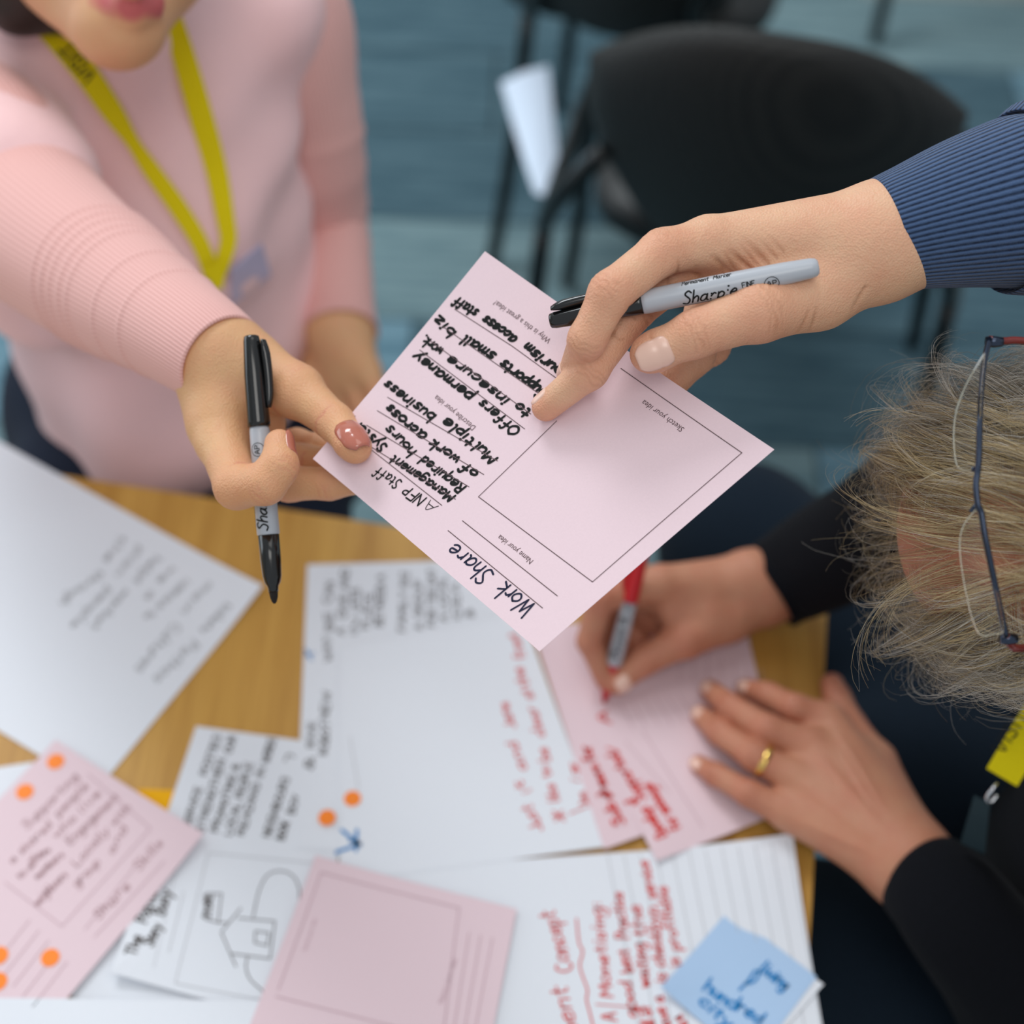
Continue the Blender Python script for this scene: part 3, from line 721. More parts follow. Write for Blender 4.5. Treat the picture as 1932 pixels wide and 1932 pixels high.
s.line([B(690, 1310), B(745, 1310)], 0.0004, D); s.text('STORE', B(645, 1285), B(660, 1140), .003, 0.0005, D)
s.line([B(*q) for q in ((870, 1520), (862, 1590), (890, 1660), (965, 1730))], 0.0004, D, True)
s.done()
# centre form
Cc = scr(500, 1040, 3.116)
s = Sheet('paper_form', 'white form with columns of dark handwriting below the black marker tip', [(580, 1065), (955, 1055), (945, 1620), (558, 1600)], 3, M['white_paper'])
for t, a, b, z in (('CAN', (385, 305), (405, 185), .0032), ('BE', (402, 462), (392, 360), .0032), ('WAY', (392, 645), (384, 500), .0032), ('AND', (487, 220), (492, 105), .0032), ('GIVE', (475, 392), (482, 255), .0032),
                   ('A', (462, 492), (466, 455), .0032), ('LITTLE', (560, 345), (548, 215), .0034), ('IN', (545, 492), (552, 400), .0032), ('PLACE', (612, 455), (632, 250), .0032), ('BETWEEN A', (690, 440), (704, 140), .0034),
                   ('FAMILY BIZ', (825, 470), (842, 125), .0032), ('A GROUP', (925, 460), (922, 175), .0032), ('FOR THE DAY', (1000, 440), (1000, 105), .0032), ('A LOCAL', (1072, 410), (1062, 150), .0032), ('IDEA', (1152, 400), (1135, 190), .0032),
                   ('&', (1230, 385), (1215, 340), .0032), ('NEW', (375, 985), (385, 825), .0034), ('ROBOT', (365, 1195), (382, 1010), .0032), ('RIVE', (292, 1150), (298, 1005), .0032), ('&', (282, 1285), (292, 1215), .0034)):
    s.text(t, Cc(*a), Cc(*b), z, 0.00048, K, 0.0, 0.05)
s.line([Cc(480, 960), Cc(440, 1170)], 0.0003)
s.line([Cc(235, 575), Cc(275, 640)], 0.0007, ('blue_mark', 'ink_cyan')); s.line([Cc(235, 615), Cc(285, 600)], 0.0007, ('blue_mark', 'ink_cyan'))
s.done()
# lower left edge sheet
s = Sheet('paper_sheet', 'blank white sheet along the bottom left edge of the picture', [(-80, 1882), (560, 1888), (560, 2080), (-80, 2080)], 9.5, M['white_paper']); s.done()
# large centre sheet
Dd = scr(900, 1150, 3.331)
s = Sheet('paper_sheet', 'large white sheet with red handwriting along its right edge, table centre', [(640, 1222), (985, 1165), (1145, 1597), (640, 1665)], 5.8, M['white_paper'], lifts=[(1, 0.006, 0.2)])
R_ = ('red_handwriting', 'ink_red')
for t, a, b, z in (('Just', (415, 1385), (345, 1225), .0045), ('it', (340, 1140), (270, 1075), .004), ('and', (315, 1005), (250, 840), .0042), ('Jane', (245, 745), (190, 595), .0045),
                   ('like', (515, 1200), (485, 1100), .0042), ('to', (470, 1045), (440, 990), .004), ('be', (460, 950), (440, 875), .0042), ('clear', (425, 800), (365, 620), .0042),
                   ('at', (355, 565), (330, 510), .0042), ('the', (325, 490), (280, 380), .0042), ('front', (305, 320), (250, 170), .0045), ('Jim', (720, 1235), (685, 1150), .0042), ('is', (650, 1090), (620, 970), .0038), ('*', (565, 1330), (550, 1265), .006)):
    s.text(t, Dd(*a), Dd(*b), z, 0.0006, R_)
s.line([Dd(580, 1285), Dd(690, 1240)], 0.0005, R_)
s.dot(665, 1507); s.dot(617, 1543)
for a, b in (((450, 1640), (560, 1730)), ((420, 1770), (560, 1720)), ((540, 1640), (535, 1760)), ((500, 1700), (560, 1720))): s.line([Cc(*a), Cc(*b)], 0.0012, ('blue_star', 'ink_cyan'))
s.line([Cc(500, 1090), Cc(550, 1400)], 0.0003)
s.done()
# lined sheet lower right
E_ = scr(900, 1560, 2.76)
s = Sheet('lined_paper', 'white lined sheet with red handwriting, under the blue note', [(1490, 1587), (1590, 2150), (700, 2150), (690, 1640)], 5.2, M['white_paper'], lifts=[(0, 0.012, 0.12)])
for k in range(12):
    x0, x1 = 1480 - k * 30.5, 1560 - k * 31.5
    s.line([(x0 + 2, 1600 + k * 1.3), ((x0 + x1) / 2, 1780), (x1, 1995)], 0.0003)
for t, a, b, z in (('ment', (525, 1090), (470, 830), .0062), ('Concept', (500, 745), (400, 435), .0062), ('A', (725, 1010), (720, 970), .005), ('Monetising:', (705, 885), (645, 400), .0048), ('good', (835, 990), (805, 810), .0046), ('best', (810, 755), (785, 640), .0046),
                   ('Practice', (790, 580), (755, 345), .0046), ('all of', (930, 1060), (895, 930), .0046), ('waiting', (905, 835), (870, 610), .0046), ('the', (885, 570), (845, 410), .005), ('have a', (1015, 1070), (965, 880), .0046),
                   ('is checkbyp', (990, 810), (935, 420), .0046), ('service', (935, 370), (890, 180), .0044), ('is a', (1095, 1030), (1060, 980), .0046), ('is', (1062, 720), (1045, 680), .0046), ('profitable', (1055, 640), (985, 315), .0044)):
    s.text(t, E_(*a), E_(*b), z, 0.00065, R_)
s.line([E_(*q) for q in ((610, 1060), (585, 960), (570, 900), (575, 850), (550, 780), (535, 720), (550, 650), (530, 600), (518, 480))], 0.0006, R_, True)
s.line([E_(620, 925), E_(810, 940)], 0.0004, R_)
s.done()
# pink forms
s = Sheet('pink_form', 'pink form lying beneath the one being written on', [(1005, 1190), (1400, 1150), (1475, 1480), (1140, 1602)], 7, M['pink_paper']); s.done()
s = Sheet('pink_form', 'pink form with red handwriting under the writing hand', [(1020, 1210), (1390, 1165), (1490, 1325), (1490, 1540), (1236, 1627)][0:0] + [(1018, 1180), (1385, 1160), (1468, 1535), (1238, 1627)], 8, M['pink_paper'], lifts=[(3, 0.003, 0.06)])
s.text('A', Dd(840, 715), Dd(815, 640), .005, 0.0008, R_)
for t, a, b, z in (('Sub', (935, 1340), (860, 1210), .0046), ('and', (850, 1170), (800, 1130), .004), ('more for', (815, 1100), (705, 855), .0044), ('Develop', (1195, 1420), (1075, 1240), .0046), ('of', (1010, 1215), (980, 1180), .004),
                   ('Supported', (1060, 1190), (880, 900), .0046), ('for manage', (1280, 1375), (1090, 1090), .0046)):
    s.text(t, Dd(*a), Dd(*b), z, 0.0008, R_)
s.line([Dd(890, 895), Dd(815, 870)], 0.0007, R_)
for k in range(7): s.line([(1285 + k * 25, 1215 + k * 8), (1255 + 27 * k + 26, 1290 + k * 8)], 0.00025, ('ruled_line', 'print_pink'))
for k in range(6): s.line([(1170 + k * 22, 1325 - k * 3), (1195 + k * 24, 1375 - k * 3)], 0.00025, ('ruled_line', 'print_pink'))
s.line([Dd(1040, 760), Dd(1330, 1230), Dd(1420, 1370)], 0.0003, ('ruled_line', 'print_pink')); s.line([Dd(930, 830), Dd(1210, 1150)], 0.00025, ('ruled_line', 'print_pink'))
s.done()
F_ = scr(0, 1360, 3.377)
s = Sheet('pink_form', 'pink form with orange dot stickers at the lower left', [(105, 1396), (386, 1577), (60, 1962), (-240, 1757)], 9, M['pink_paper'], lifts=[(1, 0.004, 0.08)])
for x, y in ((105, 1437), (47, 1494), (95, 1807), (-2, 1803), (-4, 1852)): s.dot(x, y)
Kf = ('handwriting', 'ink_faint')
for t, a, b, z in (('Supporting', (170, 690), (500, 365), .0042), ('people', (375, 610), (560, 420), .004), ('who live', (360, 750), (640, 470), .004), ('Engagement', (450, 790), (760, 490), .0042), ('Locally with', (490, 930), (830, 560), .0042), ('and', (720, 850), (810, 690), .004),
                   ('a shared', (80, 910), (330, 670), .004), ('future', (220, 900), (320, 830), .0036), ('to all', (130, 1010), (230, 910), .0036), ('members', (240, 1010), (410, 860), .0038), ('neighbours', (240, 1180), (430, 985), .004), ('group', (490, 1060), (640, 910), .004), ('Skills', (890, 960), (1040, 790), .0045), ('Share', (630, 1270), (830, 1060), .0048)):
    s.text(t, F_(*a), F_(*b), z * 0.8, 0.00045, Kf)
kp = ('ruled_line', 'print_pink')
s.line([F_(30, 1030), F_(395, 1310), F_(960, 690), F_(560, 340)], 0.0003, kp)
for k in range(5): s.line([F_(-40 + k * 62, 1560 + k * 66), F_(190 + k * 60, 1270 + k * 66)], 0.0003, kp)
s.line([F_(600, 1380), F_(1050, 900)], 0.0003, kp); s.line([F_(540, 1330), F_(870, 920)], 0.0003, kp)
s.done()
s = Sheet('pink_form', 'blank pink form with a printed frame at the bottom centre', [(596, 1617), (975, 1715), (880, 2200), (390, 2140)], 10, M['pink_paper'], lifts=[(0, 0.003, 0.06)])
s.line([(525, 1868), (606, 1648), (866, 1713), (835, 1960), (520, 1880)], 0.00035, kp)
s.printed('Sketch your idea', (577, 1795), (597, 1735), ('printed_text', 'print_pink')); s.printed('Name your idea', (835, 1895), (862, 1810), ('printed_text', 'print_pink'))
for k in range(3): s.line([(885 + k * 22, 1760 + k * 5), (855 + k * 20, 1950)], 0.0003, kp)
s.done()
s = Sheet('sticky_note', 'white note corner sticking out from under the blue note', [(1400, 1750), (1554, 1857), (1440, 1985), (1290, 1880)], 7.2, M['white_paper'], cat='note'); s.done()
s = Sheet('sticky_note', 'light blue sticky note with blue handwriting at the lower right', [(1375, 1717), (1541, 1843), (1420, 2005), (1246, 1868)], 8.2, M['blue_paper'], lifts=[(3, 0.006, 0.05)], cat='note')
kc = ('blue_handwriting', 'ink_cyan')
for t, a, b, z in (('living', (1478, 1868), (1432, 1832), .005), ('hundred', (1432, 1932), (1325, 1870), .005), ('city', (1372, 1940), (1318, 1892), .005)):
    s.text(t, b, a, z, 0.0009, kc)
s.line([(1395, 1868), (1412, 1850), (1425, 1832), (1432, 1838), (1422, 1852), (1408, 1856)], 0.0009, kc, True)
s.done()

# ------------------------------------------------------------------ held pink form
HB, HL, HR, HT = P(1018, 1229, 0.715), P(592, 866, 0.800), P(1461, 848, 0.725), P(915, 474, 0.800)
def held(u, v):
    p = (1 - u) * (1 - v) * HB + u * (1 - v) * HL + (1 - u) * v * HR + u * v * HT
    sag = 0.006 * math.sin(math.pi * min(max(u, 0), 1)) * (0.35 + 0.65 * v) + 0.003 * math.sin(math.pi * min(max(v, 0), 1))
    sag -= 0.004 * max(0, u - 0.85) / 0.15 * max(0, 0.35 - v) / 0.35
    return p + FW * sag
def held_n(u, v):
    e = 1e-3; n = np.cross(held(u + e, v) - held(u - e, v), held(u, v + e) - held(u, v - e)); n = unit(n)
    return n if n @ FW < 0 else -n
def held_inv(x, y):
    u = v = 0.5
    for _ in range(12):
        q = np.array(pix(held(u, v))[:2]); e = 1e-4
        J = np.stack([(np.array(pix(held(u + e, v))[:2]) - q) / e, (np.array(pix(held(u, v + e))[:2]) - q) / e], 1)
        d = np.linalg.solve(J, np.array([x, y]) - q); u += d[0]; v += d[1]
    return u, v
def paper_depth(x, y): return pix(held(*held_inv(x, y)))[2]
PW, PH = 0.210, 0.148
hp = thing('pink_form', 'pink form with black handwriting held between two hands', 'paper', held(0.5, 0.5))
n = 36; V = []
for k in (0, 1):
    for i in range(n + 1):
        for j in range(n + 1):
            u, v = i / n, j / n; V.append(held(u, v) - held_n(u, v) * 0.0002 * k)
Fs = []; m = (n + 1) ** 2
for i in range(n):
    for j in range(n):
        a = i * (n + 1) + j; q = (a, a + 1, a + n + 2, a + n + 1); Fs.append(q); Fs.append(tuple(m + x for x in q[::-1]))
ring = list(range(n + 1)) + [i * (n + 1) + n for i in range(1, n + 1)] + [n * (n + 1) + j for j in range(n - 1, -1, -1)] + [i * (n + 1) for i in range(n - 1, 0, -1)]
Fs += [(ring[k], m + ring[k], m + ring[(k + 1) % len(ring)], ring[(k + 1) % len(ring)]) for k in range(len(ring))]
rim = [V[k] for k in ring] + [V[m + k] for k in ring]; nr_ = len(ring); b_ = len(V); V += rim
Fs = Fs[:-nr_] + [(b_ + k, b_ + nr_ + k, b_ + nr_ + (k + 1) % nr_, b_ + (k + 1) % nr_) for k in range(nr_)]
mesh('sheet', V, Fs, M['pink_paper'], hp)
def htow(a, b):
    u, v = a / PW, -b / PH; return held(u, v) + held_n(u, v) * 0.00018
def hloc(x, y): u, v = held_inv(x, y); return np.array([u * PW, -v * PH])
G_ = scr(580, 460, 2.147)
mi, mbl, ml, mp_ = MB(), MB(), MB(), MB()
def hline(a, b, half=0.00022): ribbon(ml, spline([hloc(*G_(*a)), hloc(*G_(*b))], 12), half, htow)
for pts in (((1270, 505), (1760, 847), (1155, 1370), (693, 1025), (1010, 718)), ):
    for a, b in zip(pts[:-1], pts[1:]): hline(a, b)
for a, b in (((628, 1122), (1013, 1427)), ((570, 1162), (953, 1476)),
             ((597, 265), (830, 415)), ((830, 415), (1030, 560)), ((548, 335), (1000, 650)), ((500, 395), (905, 690)), ((455, 430), (880, 750)),
             ((325, 622), (770, 880)), ((283, 676), (715, 935)), ((240, 735), (655, 985)), ((205, 790), (600, 1035)), ((205, 792), (545, 1060))):
    hline(a, b)
ml.build('ruled_line', M['print_grey'], hp, False)['kind'] = 'stuff'
for t, a, b in (('Why is this a great idea?', (990, 388), (765, 228)), ('Describe your idea', (685, 742), (525, 612)), ('Sketch your idea', (1530, 748), (1365, 632)), ('Name your idea', (918, 1284), (782, 1178))):
    font_print(mp_, t, hloc(*G_(*a)), hloc(*G_(*b)), htow)
mp_.build('printed_text', M['print_grey'], hp, False)['kind'] = 'stuff'
for t, a, b, z, hf in (('A', (532, 1062), (500, 1038), .0031, .0003), ('NFP', (482, 1030), (412, 982), .0031, .0006), ('Staff', (385, 962), (290, 905), .0031, .0006),
                       ('Management', (598, 1022), (352, 858), .0029, .0009), ('Syster', (325, 818), (205, 720), .0031, .0010), ('Required', (640, 985), (478, 862), .0031, .0009), ('hours', (442, 838), (338, 735), .0031, .0009),
                       ('of', (692, 928), (645, 888), .0031, .0010), ('work', (622, 868), (512, 795), .0031, .0010), ('across', (485, 775), (338, 652), .0031, .0011), ('Multiple', (770, 868), (570, 705), .0031, .0010), ('business', (520, 695), (328, 555), .0031, .0010),
                       ('Offers', (865, 752), (715, 632), .0031, .0009), ('permaney', (675, 612), (448, 440), .0031, .0011), ('to', (912, 678), (860, 645), .0031, .0010), ('insecure', (822, 630), (585, 455), .0031, .0010), ('work.', (552, 430), (482, 372), .0031, .0009),
                       ('Supports', (975, 600), (800, 472), .0031, .0011), ('small', (765, 448), (645, 372), .0031, .0011), ('biz', (600, 358), (535, 290), .0031, .0010), ('ourism', (1040, 512), (895, 405), .0031, .0011), ('access', (852, 380), (728, 292), .0031, .0011), ('staff', (696, 270), (612, 215), .0031, .0010)):
    write(mi, t, hloc(*G_(*a)), hloc(*G_(*b)), z, hf * 0.80, htow, 0.12, 0.1)
ribbon(mi, [hloc(*G_(188, 698)), hloc(*G_(192, 700))], 0.0005, htow)
mi.build('handwriting', M['ink'], hp, False)['kind'] = 'stuff'
for t, a, b, z in (('Work', (930, 1466), (803, 1370), .0052), ('Share', (758, 1336), (604, 1214), .0050)):
    write(mbl, t, hloc(*G_(*a)), hloc(*G_(*b)), z, 0.00055, htow, 0.1, 0.06)
mbl.build('blue_handwriting', M['ink_blue'], hp, False)['kind'] = 'stuff'

# ------------------------------------------------------------------ markers
def lathe(mb, base, ax, prof, seg=28):
    base = np.asarray(base); ax = unit(ax); n0 = unit(np.cross(ax, [0.3, 0.2, 0.9])); b0 = np.cross(ax, n0); V = []; Fs = []
    for s_, r_ in prof:
        for k in range(seg):
            a = 2 * math.pi * k / seg; V.append(base + ax * s_ + (math.cos(a) * n0 + math.sin(a) * b0) * r_)
    for i in range(len(prof) - 1):
        for k in range(seg): Fs.append((i * seg + k, i * seg + (k + 1) % seg, (i + 1) * seg + (k + 1) % seg, (i + 1) * seg + k))
    Fs += [tuple(range(seg - 1, -1, -1)), tuple((len(prof) - 1) * seg + k for k in range(seg))]; mb.add(V, Fs)
def clip_part(name, base, ax, cdir, s0, s1, r0, mat, parent):
    """pocket clip: a tapering bar beside the cap"""
    ax = unit(ax); cd_ = np.asarray(cdir, float); cd_ = unit(cd_ - ax * (cd_ @ ax)); sd = np.cross(ax, cd_); V = []; n = 10
    for i in range(n + 1):
        t = i / n; s_ = s0 + (s1 - s0) * t; w = 0.0030 - 0.0010 * t; h = 0.0026 * min(1, 0.4 + 4 * min(t, 1 - t)); off = r0 + 0.0016 + 0.001 * math.sin(t * math.pi)
        for a in range(10):
            q = 2 * math.pi * a / 10; V.append(np.asarray(base) + ax * s_ + cd_ * (off + h * math.cos(q)) + sd * w * math.sin(q))
    Fs = [(i * 10 + k, i * 10 + (k + 1) % 10, (i + 1) * 10 + (k + 1) % 10, (i + 1) * 10 + k) for i in range(n) for k in range(10)] + [tuple(range(9, -1, -1)), tuple(n * 10 + k for k in range(10))]
    mesh(name, V, Fs, mat, parent)
def cyl_tow(base, ax, facing, rad):
    base = np.asarray(base); ax = unit(ax); nf = np.asarray(facing, float); nf = unit(nf - ax * (nf @ ax)); m_ = np.cross(nf, ax)
    return lambda a, b: base + ax * a + (nf * math.cos(b / rad) + m_ * math.sin(b / rad)) * (rad + 0.00012)
def barrel_print(root, base, ax, facing, rad, a0, sgn):
    """lettering printed along the barrel"""
    tw = cyl_tow(base, ax, facing, rad); mb = MB()
    f = lambda a, b: tw(a0 + sgn * a, sgn * b)
    write(mb, 'Sharpie', (0.0, -0.0044), (0.026, -0.0044), 0.0034, 0.00042, f, 0.25, 0.05)
    write(mb, 'FINE', (0.0295, -0.0014), (0.0355, -0.0014), 0.0013, 0.0002, f, 0, 0); write(mb, 'POINT', (0.0295, -0.0046), (0.0375, -0.0046), 0.0013, 0.0002, f, 0, 0)
    c = [(0.0435 + 0.0036 * math.cos(q), -0.0026 + 0.0036 * math.sin(q)) for q in np.linspace(0, 2 * math.pi, 28)]; ribbon(mb, c, 0.00016, f)
    write(mb, 'AP', (0.0412, -0.0036), (0.0458, -0.0036), 0.0015, 0.0002, f, 0, 0)
    write(mb, 'Permanent', (0.001, 0.0058), (0.014, 0.0058), 0.0016, 0.0002, f, 0.25, 0); write(mb, 'Marker', (0.0165, 0.0058), (0.025, 0.0058), 0.0016, 0.0002, f, 0.25, 0)
    mb.build('printed_lettering', M['ink'], root, False)['kind'] = 'stuff'
# capped marker in the standing man's hand
def capped(name, label, p_cap, p_end, clipdir):
    base = np.asarray(p_cap); ax = unit(np.asarray(p_end) - base); L = np.linalg.norm(np.asarray(p_end) - base); k = L / 0.137
    root = thing(name, label, 'marker', base)
    mb = MB(); lathe(mb, base, ax, [(x * k, r) for x, r in ((0, 0.0028), (0.0006, 0.0036), (0.003, 0.0041), (0.025, 0.0052), (0.046, 0.0058), (0.0475, 0.0058), (0.0478, 0.0054))]); cap = mb.build('cap', M['black_gloss'], root)
    clip_part('clip', base, ax, clipdir, 0.002 * k, 0.035 * k, 0.0046, M['black_gloss'], root)
    mb = MB(); lathe(mb, base, ax, [(x * k, r) for x, r in ((0.0478, 0.0053), (0.048, 0.0058), (0.050, 0.006), (0.09, 0.0060), (0.12, 0.0055), (0.133, 0.0049), (0.1355, 0.0044), (0.1368, 0.0033), (0.137, 0.0015))]); mb.build('barrel', M['grey_barrel'], root)
    barrel_print(root, base, ax, -FW - 0.35 * UP, 0.006, 0.068 * k, 1); return root
mk1a, mk1b = P(1037, 606, 0.742), P(1545, 503, 0.722)
capped('permanent_marker', 'capped grey and black marker lying across the upper right hand', mk1a, mk1b, unit(UP * 0.9 - FW * 0.3))
def posted(name, label, p_top, p_nib, clipdir, capm, gripm, nibm):
    base = np.asarray(p_top); v = np.asarray(p_nib) - base; ax = unit(v); k = np.linalg.norm(v) / 0.146
    root = thing(name, label, 'marker', base)
    mb = MB(); lathe(mb, base, ax, [(x * k, r) for x, r in ((0, 0.003), (0.0006, 0.0040), (0.003, 0.0045), (0.022, 0.0056), (0.047, 0.0061), (0.0495, 0.0061), (0.0498, 0.0057))]); mb.build('cap', capm, root)
    clip_part('clip', base, ax, clipdir, 0.003 * k, 0.040 * k, 0.0050, capm, root)
    mb = MB(); lathe(mb, base, ax, [(x * k, r) for x, r in ((0.0496, 0.0050), (0.052, 0.0054), (0.08, 0.0059), (0.108, 0.0061), (0.1085, 0.0056))]); mb.build('barrel', M['grey_barrel'], root)
    mb = MB(); lathe(mb, base, ax, [(x * k, r) for x, r in ((0.1083, 0.0050), (0.1086, 0.0056), (0.122, 0.0055), (0.131, 0.0050), (0.1345, 0.0042), (0.1365, 0.0030), (0.138, 0.0027), (0.1395, 0.0027))]); mb.build('grip', gripm, root)
    mb = MB(); lathe(mb, base, ax, [(x * k, r) for x, r in ((0.1390, 0.0025), (0.1425, 0.0021), (0.1450, 0.0013), (0.146, 0.0005))]); mb.build('nib', nibm, root)
    return root, base, ax, k
r2, b2, a2, k2 = posted('permanent_marker', 'uncapped black marker hanging from the left hand, tip down', P(474, 633, 0.803), P(518, 1139, 0.800), unit(RT - 0.2 * FW), M['black_gloss'], M['black_gloss'], M['felt'])
barrel_print(r2, b2, a2, -FW - 0.62 * RT, 0.0062, 0.1065 * k2, -1)
r3, b3, a3, k3 = posted('permanent_marker', 'red capped marker in the writing hand of the grey-haired person', Z(1215, 1030, 0.842), Z(1139, 1327, TZ + 0.0055), unit(-RT), M['red_gloss'], M['red_gloss'], M['felt_red'])
barrel_print(r3, b3, a3, -FW - 0.6 * RT, 0.0062, 0.103 * k3, -1)

# ------------------------------------------------------------------ person standing, blue sleeve
def chain(*pts): return [(P(x, y, d), r) for x, y, d, r in pts]
pd = paper_depth
man = thing('person', 'person in a ribbed blue sweater reaching in from the upper right', 'person', P(1932, 390, 0.76) * [1, 1, 0])
tip_i, tip_m = pd(1078, 705) - 0.0075, pd(1035, 768) - 0.0082
idx = chain((1338, 458, .744, .0125), (1250, 475, .735, .0110), (1152, 552, .7265, .0104), (1108, 640, .733, .0091), (1078, 706, tip_i, .0070))
mid = chain((1320, 480, .760, .0125), (1190, 590, .752, .0102), (1112, 700, .748, .0090), (1030, 768, tip_m, .0074))
rin = chain((1345, 520, .782, .0118), (1312, 668, .786, .0102), (1240, 735, .777, .0088), (1160, 750, .772, .0074))
lit = chain((1385, 548, .792, .0105), (1345, 655, .800, .0088), (1275, 715, .795, .0076), (1215, 735, .790, .0066))
thb = chain((1545, 548, .750, .0165), (1432, 586, .732, .0146), (1312, 630, .730, .0114), (1240, 661, .7345, .0098), (1224, 668, .7345, .0094))
wr = P(1672, 446, .752)
palm = [(wr, P(1338, 458, .746), .0225, .0125), (wr, P(1320, 482, .762), .0225, .0125), (P(1640, 470, .765), P(1345, 520, .782), .022, .0118), (P(1630, 490, .772), P(1385, 548, .792), .020, .0105),
        (P(1790, 420, .756), wr, .026, .0235, (UP, 1.12)), (P(1640, 480, .752), P(1545, 548, .750), .0225, .0165), (P(1545, 548, .752), P(1432, 586, .736), .0165, .0138),
        (P(1480, 500, .768), P(1400, 520, .772), .016, .013), (P(1440, 545, .752), P(1395, 520, .760), .011, .009)]
folds = [(P(1300, 500, .738), P(1360, 545, .75), .0009, .0012), (P(1330, 480, .736), P(1395, 530, .75), .0007, .0011), (P(1365, 468, .735), P(1425, 525, .75), .0007, .0011), (P(1400, 450, .735), P(1450, 515, .745), .0005, .0011),
         (P(1655, 480, .74), P(1600, 590, .75), .0006, .0011), (P(1540, 560, .735), P(1520, 640, .75), .0006, .0010), (P(1530, 560, .735), P(1495, 640, .75), .0004, .0010)]
for k in range(7):
    folds.append((P(1335 + k * 17, 470 - k * 5, .738), P(1378 + k * 17, 535 - k * 6, .75), .00024, .0008))
hm = hand_mesh(palm, [idx, mid, rin, lit, thb], 0.00095, wrinkle=1.1, folds=folds)
arm = blob([(P(1790, 420, .756), P(2330, 270, .79), .027, .040), (P(2330, 270, .79), P(2750, 20, .95), .040, .055)], 0.004, 0.01)
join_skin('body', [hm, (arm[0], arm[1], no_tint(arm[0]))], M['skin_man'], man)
bvm = bvh_of(hm)
nail_obj('fingernail', man, M['nail'], bvm, thb[2][0], thb[4][0], .0098, unit(-FW - 0.30 * UP), .0165, .0160, 0.0015)
nail_obj('fingernail', man, M['nail'], bvm, idx[3][0], idx[4][0], .0074, unit(-RT * 0.95 - FW * 0.25), .0105, .0100, 0.0012)
nail_obj('fingernail', man, M['nail'], bvm, mid[2][0], mid[3][0], .0078, unit(-RT * 0.80 + UP * 0.6 - FW * 0.05), .0108, .0100, 0.001)
def sleeve(name, ctrl, mat, parent, seg=48, n=10, flat=None, rfun=None, rim=True):
    pts = spline([tuple(P(x, y, d)) + (r,) for x, y, d, r in ctrl], n); mb = MB()
    path, rad = pts[:, :3], pts[:, 3]
    if rim:   # turn the cuff inward
        ax = unit(path[0] - path[1])
        pre = [path[0] - ax * 0.012, path[0] - ax * 0.003, path[0] + ax * 0.0008]; pr = [rad[0] - 0.0045, rad[0] - 0.0035, rad[0] - 0.0016]
        path = np.vstack([pre, path]); rad = np.r_[pr, rad]
    # keep frames steady at the folded rim
    tube_frames(mb, path, rad, seg, flat, rfun, 3 if rim else 0)
    return mb.build(name, mat, parent, True, True)
def tube_frames(mb, path, rad, seg, flat, rfun, fixed):
    n = len(path); T = np.gradient(path, axis=0)
    T[:fixed + 1] = path[fixed + 1] - path[fixed]
    T /= np.linalg.norm(T, axis=1)[:, None] + 1e-12
    N = unit(np.cross(T[0], [0.1, 0.2, 1.0])); V = []; uv = []; L = 0
    for i in range(n):
        if i > fixed: L += np.linalg.norm(path[i] - path[i - 1])
        N = unit(N - T[i] * (N @ T[i])); B_ = np.cross(T[i], N)
        for j in range(seg + 1):
            a = 2 * math.pi * j / seg; off = (math.cos(a) * N + math.sin(a) * B_) * rad[i] * (rfun(L, a) if rfun else 1)
            if flat is not None: off = off + np.asarray(flat[0]) * (off @ np.asarray(flat[0])) * (flat[1] - 1)
            V.append(path[i] + off); uv.append((j / seg, L))
    Fs = [(i * (seg + 1) + j, i * (seg + 1) + j + 1, (i + 1) * (seg + 1) + j + 1, (i + 1) * (seg + 1) + j) for i in range(n - 1) for j in range(seg)]
    mb.add(V, Fs, uv)
def rib_blue(L, a): return 1 + 0.010 * math.sin(a * 3 + L * 60) * min(1, L * 25) + (0.05 * math.exp(-((L - 0.088) / 0.006) ** 2))
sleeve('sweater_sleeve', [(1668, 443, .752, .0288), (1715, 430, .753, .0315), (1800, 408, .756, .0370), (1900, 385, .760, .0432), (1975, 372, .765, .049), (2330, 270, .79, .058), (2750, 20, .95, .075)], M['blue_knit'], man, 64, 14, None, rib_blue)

# ------------------------------------------------------------------ woman in pink
wom = thing('person', 'person in a pink sweater and yellow lanyard handing over the form', 'person', (-0.32, 1.02, 0))
tipw = pd(672, 850)
th2 = chain((478, 700, .838, .0160), (560, 738, .818, .0138), (632, 797, .800, .0100), (664, 836, tipw - .0085, .0088), (672, 846, tipw - .0080, .0080))
in2 = chain((420, 835, .820, .0135), (447, 918, .793, .0118), (500, 912, .7805, .0110), (527, 880, .780, .0098), (527, 838, .788, .0080))
mi2 = chain((440, 870, .838, .0125), (545, 912, .826, .0098), (622, 912, .818, .0088), (690, 905, .812, .0072))
ri2 = chain((455, 870, .856, .0118), (565, 868, .848, .0092), (628, 872, .838, .0082), (670, 872, .832, .0070))
li2 = chain((470, 860, .868, .0105), (560, 835, .868, .0080), (600, 842, .858, .0072), (636, 845, .850, .0062))
w2 = P(412, 672, .842)
palm2 = [(P(330, 622, .878), w2, .0215, .0220), (w2, P(420, 835, .822), .0205, .0135), (w2, P(440, 868, .838), .0205, .0125), (w2, P(455, 868, .856), .0200, .0118), (P(430, 690, .855), P(470, 858, .868), .018, .0105),
         (w2, P(478, 700, .838), .0205, .0165), (P(478, 700, .838), P(560, 738, .818), .0165, .0132), (P(470, 760, .845), P(500, 800, .845), .014, .011), (P(400, 740, .845), P(405, 800, .832), .014, .013)]
hm2 = hand_mesh(palm2, [in2, mi2, ri2, li2, th2], 0.00105, wrinkle=0.7, folds=[(P(420, 880, .81), P(470, 875, .80), .0008, .0012), (P(480, 880, .78), P(486, 862, .79), .0008, .0010)])
